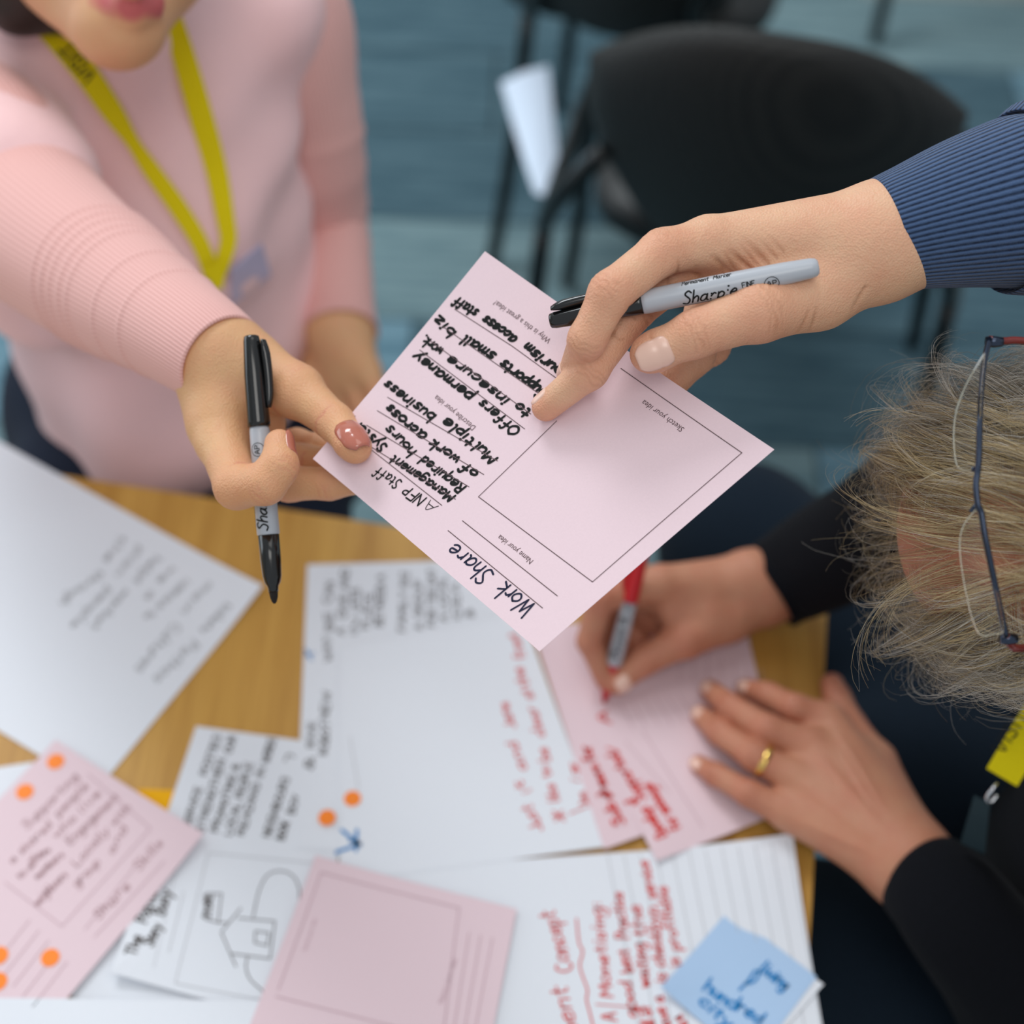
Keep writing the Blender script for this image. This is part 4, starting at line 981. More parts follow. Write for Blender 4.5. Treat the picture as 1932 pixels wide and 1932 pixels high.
# left hand in the lap
lw = P(640, 622, 1.372)
palm3 = [(P(638, 560, 1.392), lw, .025, .026), (lw, P(640, 720, 1.37), .027, .016), (lw, P(668, 715, 1.36), .027, .016), (lw, P(615, 725, 1.385), .026, .015), (lw, P(690, 700, 1.35), .024, .014)]
fin3 = [chain((640, 720, 1.37, .0150), (648, 780, 1.365, .0110), (652, 830, 1.37, .0090)), chain((668, 715, 1.36, .0150), (682, 775, 1.35, .0110), (690, 825, 1.355, .0090)),
        chain((615, 725, 1.385, .0140), (618, 780, 1.38, .0100), (622, 820, 1.385, .0085)), chain((690, 700, 1.35, .0130), (715, 750, 1.34, .0100), (722, 790, 1.345, .0080)), chain((600, 680, 1.38, .0150), (588, 730, 1.37, .0110), (592, 765, 1.37, .0095))]
hm3 = hand_mesh(palm3, fin3, 0.002, wrinkle=0.3)
# head, neck, chest under the clothes
chin = P(222, 60, .985)
headc = P(190, -240, 1.06)
fwd = unit(chin - P(205, -60, 1.075))        # towards the face
hp_prims = [(headc, P(205, -150, 1.03), .084, .076), (P(100, -40, 1.05), P(205, 45, 1.0), .026, .024), (P(308, -60, 1.05), P(240, 45, 1.0), .026, .024), (P(205, -60, 1.03), P(222, 44, .995), .05, .030), (P(220, 40, .992), P(228, 50, .985), .019, .016),
            (P(236, -75, .955), P(246, -42, .945), .010, .0125), (P(206, 6, .976), P(246, 3, .966), .0075, .0085), (P(246, 3, .966), P(284, -3, .976), .0085, .0070), (P(210, 16, .978), P(248, 17, .969), .0075, .0090), (P(248, 17, .969), P(282, 10, .978), .0090, .0070),
            (P(180, -60, 1.10), P(170, 10, 1.17), .055, .058), (P(90, -150, 1.06), P(95, -120, 1.06), .02, .015)]
hV, hQ = blob(hp_prims, 0.0022, 0.010, 1)
ht = no_tint(hV)
lip0 = np.array([P(198, 10, .975), P(247, 9, .962), P(292, 1, .976)])
dl = np.min([np.linalg.norm(hV - (lip0[i] + (lip0[i + 1] - lip0[i]) * t), axis=1) for i in (0, 1) for t in np.linspace(0, 1, 12)], axis=0)
ht[:, 1] = np.clip((0.0125 - dl) / 0.003, 0, 1)
bd = blob([((-.335, 1.05, .58), (-.335, 1.04, .95), .11, .10), ((-.46, .98, .98), (-.235, 1.09, .98), .05, .05), (P(180, -40, 1.12), (-.335, 1.05, .95), .05, .06), ((-.455, .97, .98), P(110, 460, 1.0), .040, .030), (P(110, 460, 1.0), P(330, 630, .875), .028, .0215),
           ((-.235, 1.09, .98), P(612, 415, 1.43), .036, .027), (P(612, 415, 1.43), P(638, 560, 1.39), .026, .024)], 0.007, 0.02)
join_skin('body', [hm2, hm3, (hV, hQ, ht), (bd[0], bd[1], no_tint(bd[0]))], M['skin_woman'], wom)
bvw = bvh_of(hm2)
nail_obj('fingernail', wom, M['polish'], bvw, th2[2][0], th2[4][0], .0086, unit(-FW + RT * 0.42 + UP * 0.05), .0132, .0160, 0.0050, .0006)
nail_obj('fingernail', wom, M['polish'], bvw, in2[3][0], in2[4][0], .0084, unit(RT * 0.95 - FW * 0.45), .0100, .0130, 0.0022, .0005)
# sweater
tor = [((-.335, 1.05, .60), (-.33, 1.04, .74), .150, .142), ((-.33, 1.04, .74), (-.335, 1.05, .90), .142, .132), ((-.335, 1.05, .90), (-.34, 1.05, .985), .132, .10), ((-.455, .985, .99), (-.23, 1.10, .985), .066, .062),
       ((-.285, .945, .86), (-.28, .95, .88), .068, .060), ((-.40, .93, .86), (-.40, .935, .88), .068, .060), (P(180, -10, 1.15), (-.335, 1.05, 1.0), .066, .085), ((-.32, .93, .66), (-.34, .95, .64), .095, .10),
       ((-.45, .975, .985), P(30, 360, 1.04), .066, .058)]
tV, tQ = blob(tor, 0.006, 0.035, 2)
# drape folds
tV = tV + vnormals(tV, tQ) * (0.0035 * np.sin(tV[:, 0] * 55 + tV[:, 2] * 38 + 2 * np.sin(tV[:, 2] * 22)) * np.clip((0.97 - tV[:, 2]) * 6, 0, 1) + 0.0025 * np.sin(tV[:, 2] * 70 - tV[:, 0] * 35))[:, None]
cloth_obj('sweater', tV, tQ, M['pink_cloth_lit'], wom)
def rib_pink(L, a):
    b = 0
    for c in (0.055, 0.082, 0.112, 0.122, 0.133, 0.143, 0.154): b += math.exp(-((L - c) / 0.0015) ** 2)
    return 1 + 0.034 * b + 0.012 * math.sin(2 * a + L * 30) * min(1, L * 15)
sleeve('sweater_sleeve', [(420, 681, .836, .0282), (378, 650, .848, .0305), (300, 597, .880, .0350), (215, 540, .925, .0430), (130, 480, .975, .0500), (50, 410, 1.03, .0565), (-10, 330, 1.07, .064), (-60, 270, 1.11, .068)], M['pink_knit_shaded'], wom, 64, 44, None, rib_pink)
def rib_left(L, a): return 1 + 0.03 * math.sin(2 * a + L * 40) * min(1, L * 10) + sum(0.035 * math.exp(-((L - c) / 0.004) ** 2) for c in (0.10, 0.15, 0.2, 0.235))
sleeve('sweater_sleeve', [(642, 628, 1.368, .0355), (640, 590, 1.380, .0330), (632, 520, 1.400, .0345), (615, 420, 1.43, .042), (592, 300, 1.37, .046), (570, 180, 1.33, .052), (530, 40, 1.28, .060), (440, -60, 1.25, .055)], M['pink_knit_shaded'], wom, 48, 12, None, rib_left)
lap = blob([((-.38, 1.02, .56), (-.42, .66, .60), .105, .075), ((-.27, 1.03, .56), (-.21, .68, .60), .105, .075), ((-.40, 1.05, .55), (-.26, 1.05, .55), .13, .13), ((-.42, .66, .60), (-.42, .70, .08), .070, .045), ((-.21, .68, .60), (-.20, .72, .08), .070, .045)], 0.009, 0.03)
lap[0][:, 2] = np.minimum(lap[0][:, 2], TZ - 0.06 + 0.30 * np.clip((lap[0][:, 1] - .80), 0, 1))
cloth_obj('trousers', lap[0], lap[1], M['denim'], wom)
for x in (-.42, -.20):
    v_, q_ = blob([((x, .74, .035), (x, .60, .032), .04, .034), ((x, .73, .05), (x, .72, .1), .04, .042)], 0.006, 0.02); v_[:, 2] = np.maximum(v_[:, 2], 0.001); cloth_obj('shoe', v_, q_, M['shoe'], wom)
hh = blob([(headc + UP * .02 - fwd * .02, P(150, -160, 1.08), .094, .085), (P(40, -120, 1.06), P(30, 8, 1.075), .032, .022), (P(300, -200, 1.09), P(320, -120, 1.10), .03, .02)], 0.004, 0.02)
cloth_obj('hair', hh[0], hh[1], M['hair_dark'], wom)

# lanyard worn by the woman
bvh = BVHTree.FromPolygons([tuple(v) for v in tV], [tuple(q) for q in tQ])
def on_chest(x, y, off=0.004, fallback=1.05):
    d = P(x, y, 1) - CAM; L = np.linalg.norm(d); h = bvh.ray_cast(Vector(CAM), Vector(d / L))
    if h[0] is None: return P(x, y, fallback)
    return CAM + d / L * (h[3] - off)
def strap(mb, pts, parent_off=0.004):
    """ribbon through (x, y, half width in photo px, tilt)"""
    c = spline([tuple(on_chest(x, y, parent_off)) + (w,) for x, y, w in pts], 8); V = []; n = len(c)
    T = np.gradient(c[:, :3], axis=0)
    for i in range(n):
        t = unit(T[i]); vdir = unit(CAM - c[i, :3]); sd = unit(np.cross(t, vdir)); wd = c[i, 3] / FPX * pix(c[i, :3])[2]
        for s_ in (-1, 1):
            for k in (0, 1): V.append(c[i, :3] + sd * wd * s_ + vdir * 0.0012 * k)
    Fs = []
    for i in range(n - 1):
        a = 4 * i; b = a + 4
        Fs += [(a + 1, a + 3, b + 3, b + 1), (a, b, b + 2, a + 2), (a, a + 1, b + 1, b), (a + 2, b + 2, b + 3, a + 3)]
    mb.add(V, Fs); return c
lan = thing('lanyard', 'yellow lanyard with badge hanging on the pink sweater', 'lanyard', on_chest(400, 520))
mb = MB(); strapL = strap(mb, [(80, 40, 24), (120, 85, 24), (165, 142, 23), (215, 215, 20), (250, 268, 13), (285, 320, 16), (335, 390, 17), (378, 460, 16), (402, 525, 15)]); mb.build('strap', M['yellow'], lan, False)
mb = MB(); strap(mb, [(300, -60, 15), (318, 10, 17), (345, 100, 21), (380, 220, 22), (408, 320, 20), (425, 410, 17), (430, 460, 15), (408, 525, 14)], 0.006); mb.build('strap', M['yellow'], lan, False)
mb = MB(); strap(mb, [(398, 500, 20), (408, 522, 16), (412, 545, 8)], 0.009); mb.build('join', M['yellow'], lan, False)
# VISIT lettering along the left strap
mb = MB(); cpt = strapL[:, :3]; Ls = np.r_[0, np.cumsum(np.linalg.norm(np.diff(cpt, axis=0), axis=1))]
def strap_tow(a, b):
    p = np.array([np.interp(a, Ls, cpt[:, i]) for i in range(3)]); q = np.array([np.interp(a + 0.002, Ls, cpt[:, i]) for i in range(3)])
    t = unit(q - p); vd = unit(CAM - p); sd = unit(np.cross(vd, t)); return p + sd * b + vd * 0.0016
# first character nearest the bottom, as worn
for t, a0, a1 in (('VISIT', 0.052, 0.022),):
    write(mb, t, (a0, 0.0048), (a1, 0.0048), 0.0056, 0.0009, strap_tow, 0, 0)
mb.build('printed_lettering', M['ink'], lan, False)['kind'] = 'stuff'
mb = MB(); a, b, c, d = [on_chest(*q, 0.012) for q in ((438, 508), (495, 460), (512, 520), (440, 575))]
nrm = unit(np.cross(b - a, d - a)); mb.add([a, b, c, d, a + nrm * .002, b + nrm * .002, c + nrm * .002, d + nrm * .002], [(0, 1, 2, 3), (4, 7, 6, 5), (0, 4, 5, 1), (1, 5, 6, 2), (2, 6, 7, 3), (3, 7, 4, 0)])
mb.build('badge_holder', M['plastic_clear'], lan, False)

# ------------------------------------------------------------------ grey-haired person writing
old = thing('person', 'grey-haired person in dark shirt writing with a red marker', 'person', (0.47, 0.47, 0))
def zc(*pts): return [(Z(x, y, TZ + h), r) for x, y, h, r in pts]
# writing hand
wR = Z(1438, 1108, TZ + .046)
inR = zc((1245, 1100, .070, .0130), (1132, 1130, .074, .0108), (1112, 1210, .045, .0094), (1142, 1283, .022, .0076))
thR = zc((1372, 1165, .040, .0160), (1292, 1205, .040, .0138), (1215, 1246, .032, .0112), (1168, 1283, .022, .0096), (1162, 1287, .0215, .0092))
miR = zc((1262, 1120, .055, .0125), (1140, 1130, .050, .0104), (1125, 1215, .026, .0092), (1150, 1285, .013, .0080))
riR = zc((1285, 1135, .040, .0120), (1165, 1125, .030, .0098), (1150, 1195, .012, .0088), (1185, 1240, .0095, .0080))
liR = zc((1305, 1150, .028, .0110), (1200, 1130, .014, .0090), (1190, 1190, .0095, .0080), (1215, 1225, .009, .0072))
palR = [(Z(1530, 1080, TZ + .050), wR, .0270, .0265), (wR, inR[0][0], .0250, .0130), (wR, miR[0][0], .0240, .0125), (wR, riR[0][0], .022, .0120), (wR, liR[0][0], .020, .0110), (wR, thR[0][0], .022, .0165), (thR[0][0], thR[1][0], .0165, .0135),
        (Z(1330, 1150, TZ + .05), Z(1270, 1150, TZ + .05), .014, .011), (Z(1300, 1150, TZ + .036), Z(1235, 1160, TZ + .026), .016, .015), (Z(1410, 1085, TZ + .062), Z(1400, 1090, TZ + .062), .016, .014)]
hR = hand_mesh(palR, [inR, miR, riR, liR, thR], 0.0014, wrinkle=0.6)
# resting hand with ring
inL = zc((1562, 1362, .030, .0135), (1500, 1338, .036, .0110), (1448, 1312, .024, .0098), (1408, 1300, .011, .0080))
miL = zc((1528, 1410, .034, .0138), (1450, 1378, .040, .0112), (1380, 1335, .026, .0098), (1340, 1302, .011, .0082))
riL = zc((1502, 1470, .032, .0132), (1425, 1428, .037, .0106), (1358, 1382, .023, .0094), (1322, 1350, .010, .0078))
liL = zc((1490, 1535, .026, .0122), (1415, 1498, .029, .0094), (1352, 1462, .018, .0082), (1318, 1442, .009, .0070))
thL = zc((1650, 1440, .022, .0150), (1603, 1372, .016, .0125), (1580, 1320, .012, .0105), (1570, 1292, .011, .0090))
wL = Z(1718, 1632, TZ + .036)
palL = [(Z(1800, 1720, TZ + .040), wL, .0290, .0275, (np.array([0, 0, 1.0]), 0.8)), (wL, inL[0][0], .0250, .0135), (wL, miL[0][0], .0250, .0138), (wL, riL[0][0], .0245, .0132), (wL, liL[0][0], .0240, .0122), (wL, thL[0][0], .024, .0155),
        (Z(1640, 1500, TZ + .03), Z(1600, 1440, TZ + .03), .015, .014)]
ten = [(f_[0][0] + (wL - f_[0][0]) * a0, f_[0][0] + (wL - f_[0][0]) * a1, am, wd) for f_, a0, a1, am, wd in ((inL, .05, .75, -.0011, .0028), (miL, .05, .8, -.0013, .0028), (riL, .05, .8, -.0012, .0028), (liL, .05, .75, -.0010, .0028))]
ten += [(Z(1590, 1440, TZ + .03), Z(1660, 1560, TZ + .04), -.0010, .0016), (Z(1570, 1500, TZ + .03), Z(1650, 1540, TZ + .04), -.0009, .0015), (Z(1640, 1640, TZ + .04), Z(1760, 1560, TZ + .04), .0005, .0012), (Z(1620, 1625, TZ + .04), Z(1735, 1545, TZ + .04), .0004, .0012)]
hL = hand_mesh(palL, [inL, miL, riL, liL, thL], 0.0014, wrinkle=1.0, folds=ten)
# head: bowed, crown towards the camera, forehead to the left
hc = P(2075, 1000, .775)
e1 = unit(-RT * math.cos(math.radians(38)) + FW * math.sin(math.radians(38))); e2 = UP; e3 = np.cross(e1, e2); e3 = e3 if e3 @ FW < 0 else -e3
hpx = lambda a, b, c: hc + e1 * a + e2 * b + e3 * c
head_pr = [(hpx(.022, 0, .0), hpx(-.030, 0, .0), .082, .084, (e2, 0.93)), (hpx(.03, 0, -.03), hpx(.035, 0, -.095), .066, .044), (hpx(.085, 0, -.055), hpx(.104, 0, -.085), .009, .012), (hpx(.088, -.03, -.035), hpx(.088, .03, -.035), .012, .012),
           (hpx(.078, -.022, -.105), hpx(.078, .022, -.105), .009, .009), (hpx(.070, 0, -.125), hpx(.065, 0, -.13), .02, .018), (hpx(-.005, .078, -.05), hpx(-.012, .086, -.03), .012, .014), (hpx(-.005, -.078, -.05), hpx(-.012, -.086, -.03), .012, .014),
           (hpx(-.03, 0, -.06), hpx(-.075, 0, -.13), .055, .058)]
oV, oQ = blob(head_pr, 0.0032, 0.014, 1)
neck = hpx(-.075, 0, -.13)
R_sh, L_sh = np.array([.50, .66, .93]), np.array([.52, .28, .90])
eR, eL = P(1900, 905, 1.02), P(2080, 2120, .98)
bo = blob([(np.array([.60, .47, .58]), np.array([.54, .47, .88]), .12, .12), (R_sh, L_sh, .05, .05), (neck, np.array([.53, .47, .92]), .055, .06), (R_sh, eR, .035, .028), (eR, Z(1530, 1080, TZ + .050), .028, .025), (L_sh, eL, .035, .028), (eL, Z(1800, 1720, TZ + .040), .028, .0265)], 0.007, 0.02)
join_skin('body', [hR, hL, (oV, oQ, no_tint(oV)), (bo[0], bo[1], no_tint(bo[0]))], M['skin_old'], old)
bvR, bvL = bvh_of(hR), bvh_of(hL)
for f_, rr, w_, do in ((thR, .0092, .0135, unit(-FW - UP * 0.5)), (inL, .0080, .0105, unit(-FW + UP * .2)), (miL, .0082, .0110, unit(-FW)), (riL, .0078, .0108, unit(-FW)), (liL, .0070, .0092, unit(-FW))):
    nail_obj('fingernail', old, M['nail'], bvR if f_ is thR else bvL, f_[-2][0], f_[-1][0], f_[-1][1] + .0004, do, w_, .0105, .001)
def cuffed(name, ctrl, mat, rfun=None, flat=None):
    pts = spline([tuple(p) + (r,) for p, r in ctrl], 10); mb = MB(); path, rad = pts[:, :3], pts[:, 3]; ax = unit(path[0] - path[1])
    path = np.vstack([[path[0] - ax * .012, path[0] - ax * .003, path[0] + ax * .0008], path]); rad = np.r_[rad[0] - .0045, rad[0] - .0035, rad[0] - .0015, rad]
    tube_frames(mb, path, rad, 40, flat, rfun, 3); return mb.build(name, mat, old, True, True)
wob = lambda L, a: 1 + 0.035 * math.sin(2 * a + 45 * L) * min(1, 12 * L)
cuffed('shirt_sleeve', [(Z(1452, 1112, TZ + .047), .0335), (Z(1500, 1082, TZ + .056), .037), (P(1640, 1010, 1.10), .045), (eR, .052), (R_sh, .07)], M['navy'], wob)
cuffed('shirt_sleeve', [(Z(1738, 1652, TZ + .037), .0335), (Z(1800, 1715, TZ + .042), .0385), (P(1940, 1900, 1.0), .047), (eL, .055), (L_sh, .07)], M['navy'], wob)
sh = blob([(np.array([.60, .47, .58]), np.array([.53, .47, .80]), .165, .155), (np.array([.53, .47, .80]), np.array([.53, .47, .90]), .155, .11), (R_sh, L_sh, .075, .075), (np.array([.47, .47, .62]), np.array([.45, .47, .78]), .13, .10), (neck + [.01, 0, -.02], np.array([.53, .47, .9]), .062, .09)], 0.008, 0.04)
sh = (sh[0] + vnormals(*sh) * (0.004 * np.sin(sh[0][:, 2] * 60 + sh[0][:, 1] * 40))[:, None], sh[1])
cloth_obj('shirt', sh[0], sh[1], M['navy'], old)
lp = blob([(np.array([.60, .56, .54]), Z(1400, 1030, .57), .10, .075), (np.array([.60, .40, .54]), np.array([.25, .46, .57]), .10, .085), (np.array([.62, .40, .54]), np.array([.62, .54, .54]), .12, .12), (np.array([.52, .55, .55]), np.array([.37, .64, .55]), .11, .10), (Z(1400, 1030, .57), Z(1400, 1030, .57) * [1, 1, 0] + [.06, .04, .08], .075, .045), (np.array([.25, .46, .57]), np.array([.31, .45, .08]), .080, .045)], 0.009, 0.03)
cloth_obj('trousers', lp[0], lp[1], M['blue_trouser'], old)
kx, ky = Z(1400, 1030, .57)[:2] + [.06, .04]
for x, y in ((kx, ky), (.31, .45)):
    v_, q_ = blob([((x + .03, y, .035), (x - .13, y, .032), .045, .038), ((x, y, .05), (x, y, .1), .045, .046)], 0.006, 0.02); v_[:, 2] = np.maximum(v_[:, 2], 0.001); cloth_obj('shoe', v_, q_, M['shoe'], old)
# hair strands
hb = BVHTree.FromPolygons([tuple(v) for v in oV], [tuple(q) for q in oQ])
NP = 13
paths, pcol, prad = [], [], []
def grow(p, dirv, L, lift, curl, wild, pull_k=0.35):
    pts = [p]; stp = L / (NP - 1)
    for k in range(NP - 1):
        p = p + dirv * stp; pts.append(p)
        near = hb.find_nearest(Vector(p)); q, nn = np.array(near[0]), np.array(near[1])
        pull = (lift - (p - q) @ nn) / stp * pull_k
        dirv = unit(dirv + nn * np.clip(pull, -0.30, 0.9) + curl + FW * 0.04 + rng.normal(0, wild, 3))
    return np.array(pts)
def scalp(fa, side):
    d = unit(e3 + e2 * (side * 1.35)); hit = hb.ray_cast(Vector(hc + e1 * fa + d * 0.25), Vector(-d))
    if hit[0] is None: return None, None
    n_ = np.array(hit[1]); return np.array(hit[0]), (n_ if n_ @ d > 0 else -n_)
blonde = [np.array(lin(*c)) for c in ((196, 172, 128), (176, 150, 108), (208, 190, 152), (150, 128, 94))]
greys = [np.array(lin(*c)) for c in ((196, 188, 176), (166, 156, 142), (214, 208, 200), (132, 122, 108))]
for gi in range(420):
    side = rng.uniform(-1, 1); fa = rng.uniform(-0.095, 0.062) if abs(side) < .7 else rng.uniform(-0.095, 0.03)
    p, nrm = scalp(fa, side)
    if p is None: continue
    if -0.75 < side < -0.12 and fa > -0.01 and rng.random() < 0.5: continue
    lat = (side + 0.05) * 0.75 + 0.16 * math.sin(side * 7 + 1)
    L = rng.uniform(0.07, 0.125) * (0.8 if fa > 0.03 else 1)
    guide = grow(p, unit(e1 + e2 * lat + nrm * 0.30), L, rng.uniform(0.003, 0.013), rng.normal(0, 0.045, 3), 0.03)
    gg = min(1, abs(side) * 1.15 + rng.normal(0, .15))
    for ci in range(19):
        r_ = rng.normal(0, 0.0048, 3); t_ = np.linspace(0, 1, NP)[:, None]
        tw = 0.9 - 0.75 * np.sin(t_ * np.pi * 0.62); fr = rng.normal(0, 1, 3); ph = rng.uniform(0, 6.28)
        c_ = guide + r_ * tw + fr * (0.0014 + 0.004 * rng.random()) * t_ ** 2 * np.sin(t_ * rng.uniform(2, 7) + ph)
        cut = rng.uniform(0.72, 1.12); c_ = c_[0] + (c_ - c_[0]) * cut
        col = (greys if rng.random() < gg else blonde)[rng.integers(4)]
        paths.append(c_); pcol.append(col); prad.append(rng.uniform(0.00007, 0.00012))
# back and sides of the head, falling towards the collar
for gi in range(330):
    az = rng.uniform(-2.35, 2.35); el = rng.uniform(-0.75, 1.2)
    d = unit((-e1 * math.cos(az) + e2 * math.sin(az)) * math.cos(el) + e3 * math.sin(el)); hit = hb.ray_cast(Vector(hc + d * 0.25), Vector(-d))
    if hit[0] is None or (np.array(hit[0]) - hc) @ e1 > 0.045: continue
    p = np.array(hit[0]); dn = unit(-e3 - d * (-e3 @ d) + (-e1) * 0.3)
    guide = grow(p, unit(dn + d * 0.25), rng.uniform(0.04, 0.075), rng.uniform(0.002, 0.008), rng.normal(0, 0.04, 3), 0.03, 0.5)
    for ci in range(24):
        r_ = rng.normal(0, 0.0055, 3); r_ = r_ - d * (r_ @ d) * 0.7; t_ = np.linspace(0, 1, NP)[:, None]
        c_ = guide + r_ * (0.9 - 0.5 * np.sin(t_ * np.pi * 0.6)); c_ = c_[0] + (c_ - c_[0]) * rng.uniform(0.75, 1.1)
        paths.append(c_); pcol.append((greys if rng.random() < .75 else blonde)[rng.integers(4)]); prad.append(rng.uniform(0.00008, 0.00013))
# fuzzy ends round the forehead
for s_i in range(1100):
    side = rng.uniform(-1.1, 1.0); near = hb.find_nearest(Vector(hpx(rng.uniform(.050, .085), side * .074, rng.uniform(-.005, .035)))); p = np.array(near[0]); nn = np.array(near[1])
    wild = 1.0 if s_i % 4 == 0 else 0.35
    c_ = grow(p, unit(e1 * .9 + nn * .45 + e2 * (side * .8) + rng.normal(0, .22 * wild + .06, 3)), rng.uniform(.018, .045) * (1.4 if wild == 1 else 1), rng.uniform(.006, .02), rng.normal(0, .10, 3), 0.05, 0.12)
    paths.append(c_); pcol.append((greys if rng.random() < .5 else blonde)[rng.integers(4)]); prad.append(0.00007)
PT = np.array(paths); TT = np.gradient(PT, axis=1); TT /= np.linalg.norm(TT, axis=2, keepdims=True) + 1e-12
AA = np.cross(TT, np.array([0.31, 0.52, 0.79])); AA /= np.linalg.norm(AA, axis=2, keepdims=True) + 1e-12; BB = np.cross(TT, AA)
RR = np.array(prad)[:, None, None] * np.linspace(1, 0.4, NP)[None, :, None]
HV = np.stack([PT + (AA * math.cos(2.0944 * k) + BB * math.sin(2.0944 * k)) * RR for k in range(3)], axis=2).reshape(-1, 3)
HC = np.repeat(np.array(pcol), NP * 3, axis=0)
ii = (np.arange(len(PT))[:, None, None] * NP * 3 + np.arange(NP - 1)[None, :, None] * 3); kk = np.arange(3)[None, None, :]; k2_ = (kk + 1) % 3
HF = np.stack([ii + kk, ii + k2_, ii + 3 + k2_, ii + 3 + kk], axis=3).reshape(-1, 4)
me = fast_mesh('hair', HV - np.asarray(old.location), HF)
at = me.color_attributes.new('strand', 'FLOAT_COLOR', 'POINT'); at.data.foreach_set('color', np.array(HC, np.float32).ravel())
t = NT('grey_blonde_hair'); an = t.n('ShaderNodeAttribute', attribute_name='strand'); t.l(an.outputs['Color'], t.b.inputs['Base Color']); t.b.inputs['Roughness'].default_value = 0.42; t.b.inputs['Specular IOR Level'].default_value = 0.4
o = link('hair', me, t.m); o.parent = old
# wedding ring
ra, rb = np.asarray(riL[0][0]), np.asarray(riL[1][0]); rc = ra + (rb - ra) * 0.80; rax = unit(rb - ra)
mb = MB(); n0 = unit(np.cross(rax, [0, 0, 1])); b0 = np.cross(rax, n0); V = []; ns = 40; prof = [(-.0024, .0114), (-.0018, .0124), (0, .0128), (.0018, .0124), (.0024, .0114), (.0, .0110)]
for k in range(ns):
    q = 2 * math.pi * k / ns
    for s_, r_ in prof: V.append(rc + rax * s_ + (n0 * math.cos(q) + b0 * math.sin(q)) * r_)
m6 = len(prof); mb.add(V, [(k * m6 + j, k * m6 + (j + 1) % m6, ((k + 1) % ns) * m6 + (j + 1) % m6, ((k + 1) % ns) * m6 + j) for k in range(ns) for j in range(m6)])
tag(mb.build('ring', M['gold']), 'gold wedding ring on the resting hand', 'ring')

# spectacles pushed up on the head
H_ = scr(1580, 600, 2.415)
gl = thing('spectacles', 'dark half-rim spectacles pushed up on the grey hair', 'glasses', P(1850, 950, .69))
def gd(x, y, lift):
    q = H_(x, y); d = P(*q, 1) - CAM; L = np.linalg.norm(d); h = hb.ray_cast(Vector(CAM), Vector(d / L)); base = pix(CAM + d / L * h[3])[2] if h[0] is not None else 0.74
    return min(base, 0.725) - lift
bar = [(692, 98), (665, 220), (650, 400), (646, 600), (640, 690), (632, 760), (640, 850), (656, 890), (670, 980), (690, 1080), (715, 1200), (742, 1330), (768, 1450)]
dep = [0.704, .694, .686, .680, .677, .676, .675, .675, .674, .674, .675, .679, .684]
mb = MB(); bp = spline([tuple(P(*H_(*q), d)) for q, d in zip(bar, dep)], 6); tube(mb, bp, 0.0017, 10, (unit(RT), 0.85)); mb.build('brow_bar', M['gunmetal'], gl)
def lens(pts, dbar, dlow, nfree):
    c = spline(list(pts) + [pts[0]], 5)[:-1]; cx = c.mean(0); V = []; n_ = len(c)
    xs = c[:, 0]; t = (xs.max() - xs) / (xs.max() - xs.min()); dd = dbar + (dlow - dbar) * t
    nm = unit(-FW * 0.8 - RT * 0.6)
    for off in (0, -.0016): V += [P(*H_(*q), d) + nm * off for q, d in zip(c, dd)]
    mb = MB(); mb.add(V, [tuple(range(n_ - 1, -1, -1)), tuple(n_ + i for i in range(n_))] + [(i, (i + 1) % n_, n_ + (i + 1) % n_, n_ + i) for i in range(n_)]); lo_ = mb.build('lens', M['lens'], gl, False)
    q_ = [P(*H_(*q), d) - nm * .0008 for q, d in zip(c, dd)]; mb = MB(); tube(mb, q_[:nfree * 5 - 4], 0.00035, 6); mb.build('lens_edge', bpy.data.materials.get('lens_edge') or plain('lens_edge', lin(168, 160, 142), 0.2, spec=0.8), lo_)
lens([(668, 160), (605, 260), (562, 350), (532, 450), (526, 560), (537, 660), (565, 692), (605, 690), (636, 672), (646, 560), (650, 400), (660, 250)], .680, .690, 9)
lens([(640, 860), (580, 930), (556, 1000), (558, 1100), (576, 1220), (602, 1340), (632, 1425), (662, 1449), (712, 1441), (752, 1425), (735, 1300), (705, 1170), (680, 1040), (660, 920)], .672, .680, 10)
for a in ([(640, 680), (625, 688), (612, 690)], [(640, 850), (622, 862), (608, 885)]):
    mb = MB(); tube(mb, spline([tuple(P(*H_(*q), .684)) for q in a], 4), 0.0011, 8); mb.build('nose_bridge_arm', M['gunmetal'], gl)
for a, dp in (([(692, 98), (760, 105), (860, 106), (1250, 160), (1500, 230)], (.708, .710, .714, .74, .80)), ([(765, 1445), (790, 1488), (860, 1502), (1250, 1440), (1500, 1380)], (.693, .697, .702, .74, .80))):
    mb = MB(); tube(mb, spline([tuple(P(*H_(*q), d)) for q, d in zip(a, dp)], 6), 0.0019, 10, (unit(FW), 1.5)); mb.build('temple', M['tortoise'], gl)
for q, d in (((705, 108), .7075), ((770, 1462), .6935)):
    mb = MB(); p0 = P(*H_(*q), d); tube(mb, [p0 - RT * .003, p0 + RT * .001, p0 + RT * .005], [.0024, .0028, .0022], 10); mb.build('hinge', M['gunmetal'], gl)

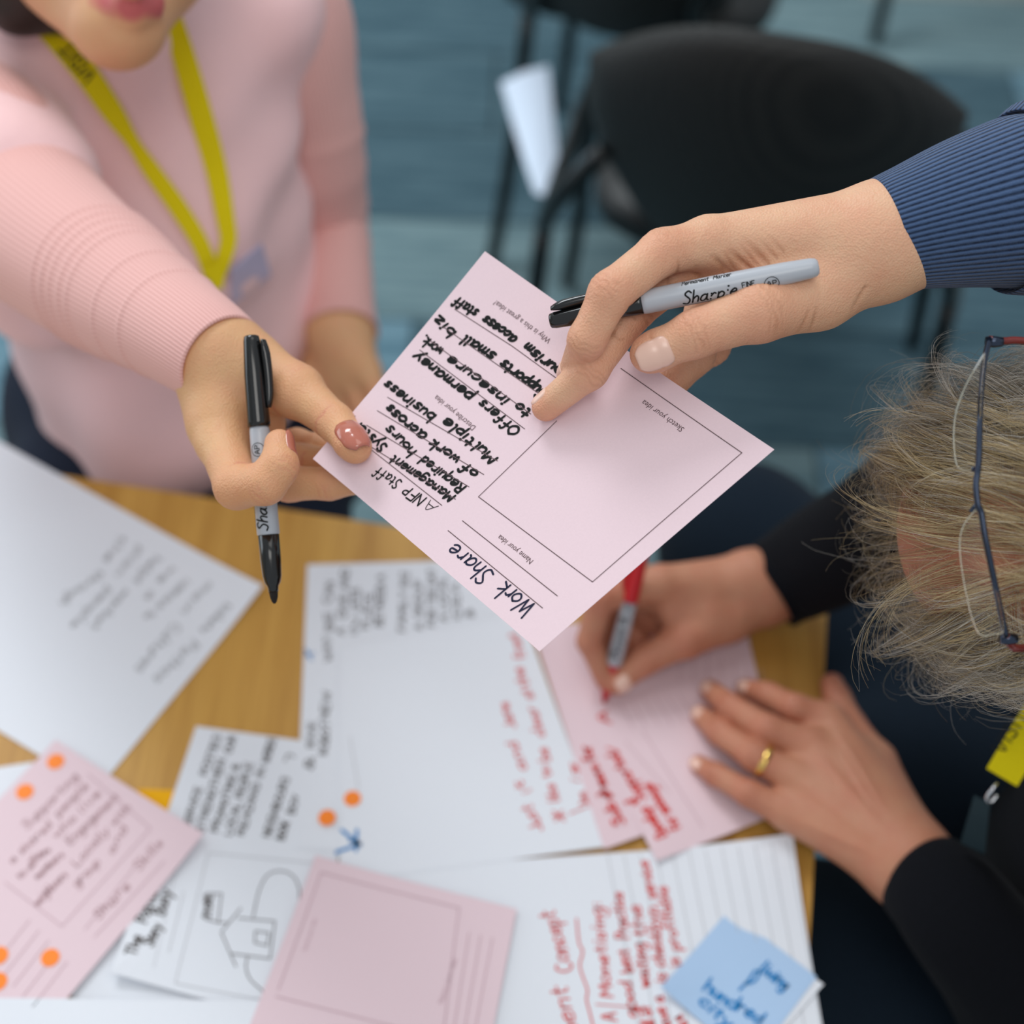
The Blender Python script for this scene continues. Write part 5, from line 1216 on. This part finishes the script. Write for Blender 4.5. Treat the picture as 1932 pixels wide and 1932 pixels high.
# second lanyard, hanging from the seated person's neck
l2 = thing('lanyard', 'yellow lanyard at the right edge over the dark shirt', 'lanyard', P(1890, 1470, .93))
def rib3(mb, pts, half, thick=.0012):
    c = spline(pts, 8); T = np.gradient(c, axis=0); V = []
    for i in range(len(c)):
        t = unit(T[i]); vd = unit(CAM - c[i]); sd = unit(np.cross(t, vd))
        for s_ in (-1, 1):
            for k in (0, 1): V.append(c[i] + sd * half * s_ + vd * thick * k)
    Fs = [f for i in range(len(c) - 1) for f in ((4 * i + 1, 4 * i + 3, 4 * i + 7, 4 * i + 5), (4 * i, 4 * i + 4, 4 * i + 6, 4 * i + 2), (4 * i, 4 * i + 1, 4 * i + 5, 4 * i + 4), (4 * i + 2, 4 * i + 6, 4 * i + 7, 4 * i + 3))]
    n_ = len(c); Fs += [(0, 2, 3, 1), (4 * n_ - 4, 4 * n_ - 3, 4 * n_ - 1, 4 * n_ - 2)]; mb.add(V, Fs); return c
mb = MB(); lc = rib3(mb, [P(2060, 1190, .86), P(1985, 1310, .90), P(1930, 1400, .925), P(1890, 1467, .94)], .0105); mb.build('strap', M['yellow'], l2, False)
mb = MB(); a, b = P(1950, 1405, .918), P(1915, 1455, .932); u_ = unit(b - a); w_ = unit(np.cross(u_, CAM - a))
tw = lambda x, y: P(1935, 1385, .9185) + u_ * x - w_ * y + unit(CAM - a) * 0.0022
write(mb, 'VISIT', (.022, -.004), (-.012, -.004), .0045, .0006, tw, 0, 0); mb.build('printed_lettering', M['ink'], l2, False)['kind'] = 'stuff'
mb = MB(); tube(mb, spline([P(1882, 1478, .94), P(1872, 1490, .938), P(1862, 1505, .94), P(1868, 1515, .942), P(1882, 1500, .942)], 5), .0012, 8); mb.build('clip', M['steel'], l2)
mb = MB(); a, b, c, d = P(1838, 1500, .945), P(1868, 1515, .945), P(1858, 1612, .975), P(1812, 1590, .975); nrm = unit(CAM - a)
mb.add([a, b, c, d] + [x + nrm * .002 for x in (a, b, c, d)], [(0, 1, 2, 3), (4, 7, 6, 5), (0, 4, 5, 1), (1, 5, 6, 2), (2, 6, 7, 3), (3, 7, 4, 0)]); mb.build('badge_holder', plain('smoky_badge_plastic', lin(44, 58, 64), 0.25), l2, False)

# pale leaflet leaning between the chairs
lf = thing('leaflet', 'pale blue and white leaflet leaning on the floor by the chair', 'paper', Z(1020, 370, 0.30))
top = [P(945, 150, 2.15), P(1035, 118, 2.15)]; bot = [P(1010, 352, 2.02), P(1066, 378, 2.02)]; V = []
for k in (0, 1):
    for i in range(11):
        t_ = i / 10
        for e in (0, .5, 1):
            p = (top[0] * (1 - e) + top[1] * e) * (1 - t_) + (bot[0] * (1 - e) + bot[1] * e) * t_
            V.append(p + FW * (.03 * math.sin(t_ * 2.2) + .015 * (e - .5) ** 2 * 4 + .0006 * k))
Fs = [(i * 3 + j, i * 3 + j + 1, i * 3 + j + 4, i * 3 + j + 3) for i in range(10) for j in (0, 1)]; Fs += [tuple(33 + x for x in f[::-1]) for f in list(Fs)]
mesh('sheet', V, Fs, paper_mat('leaflet_paper', lin(214, 228, 246)), lf)
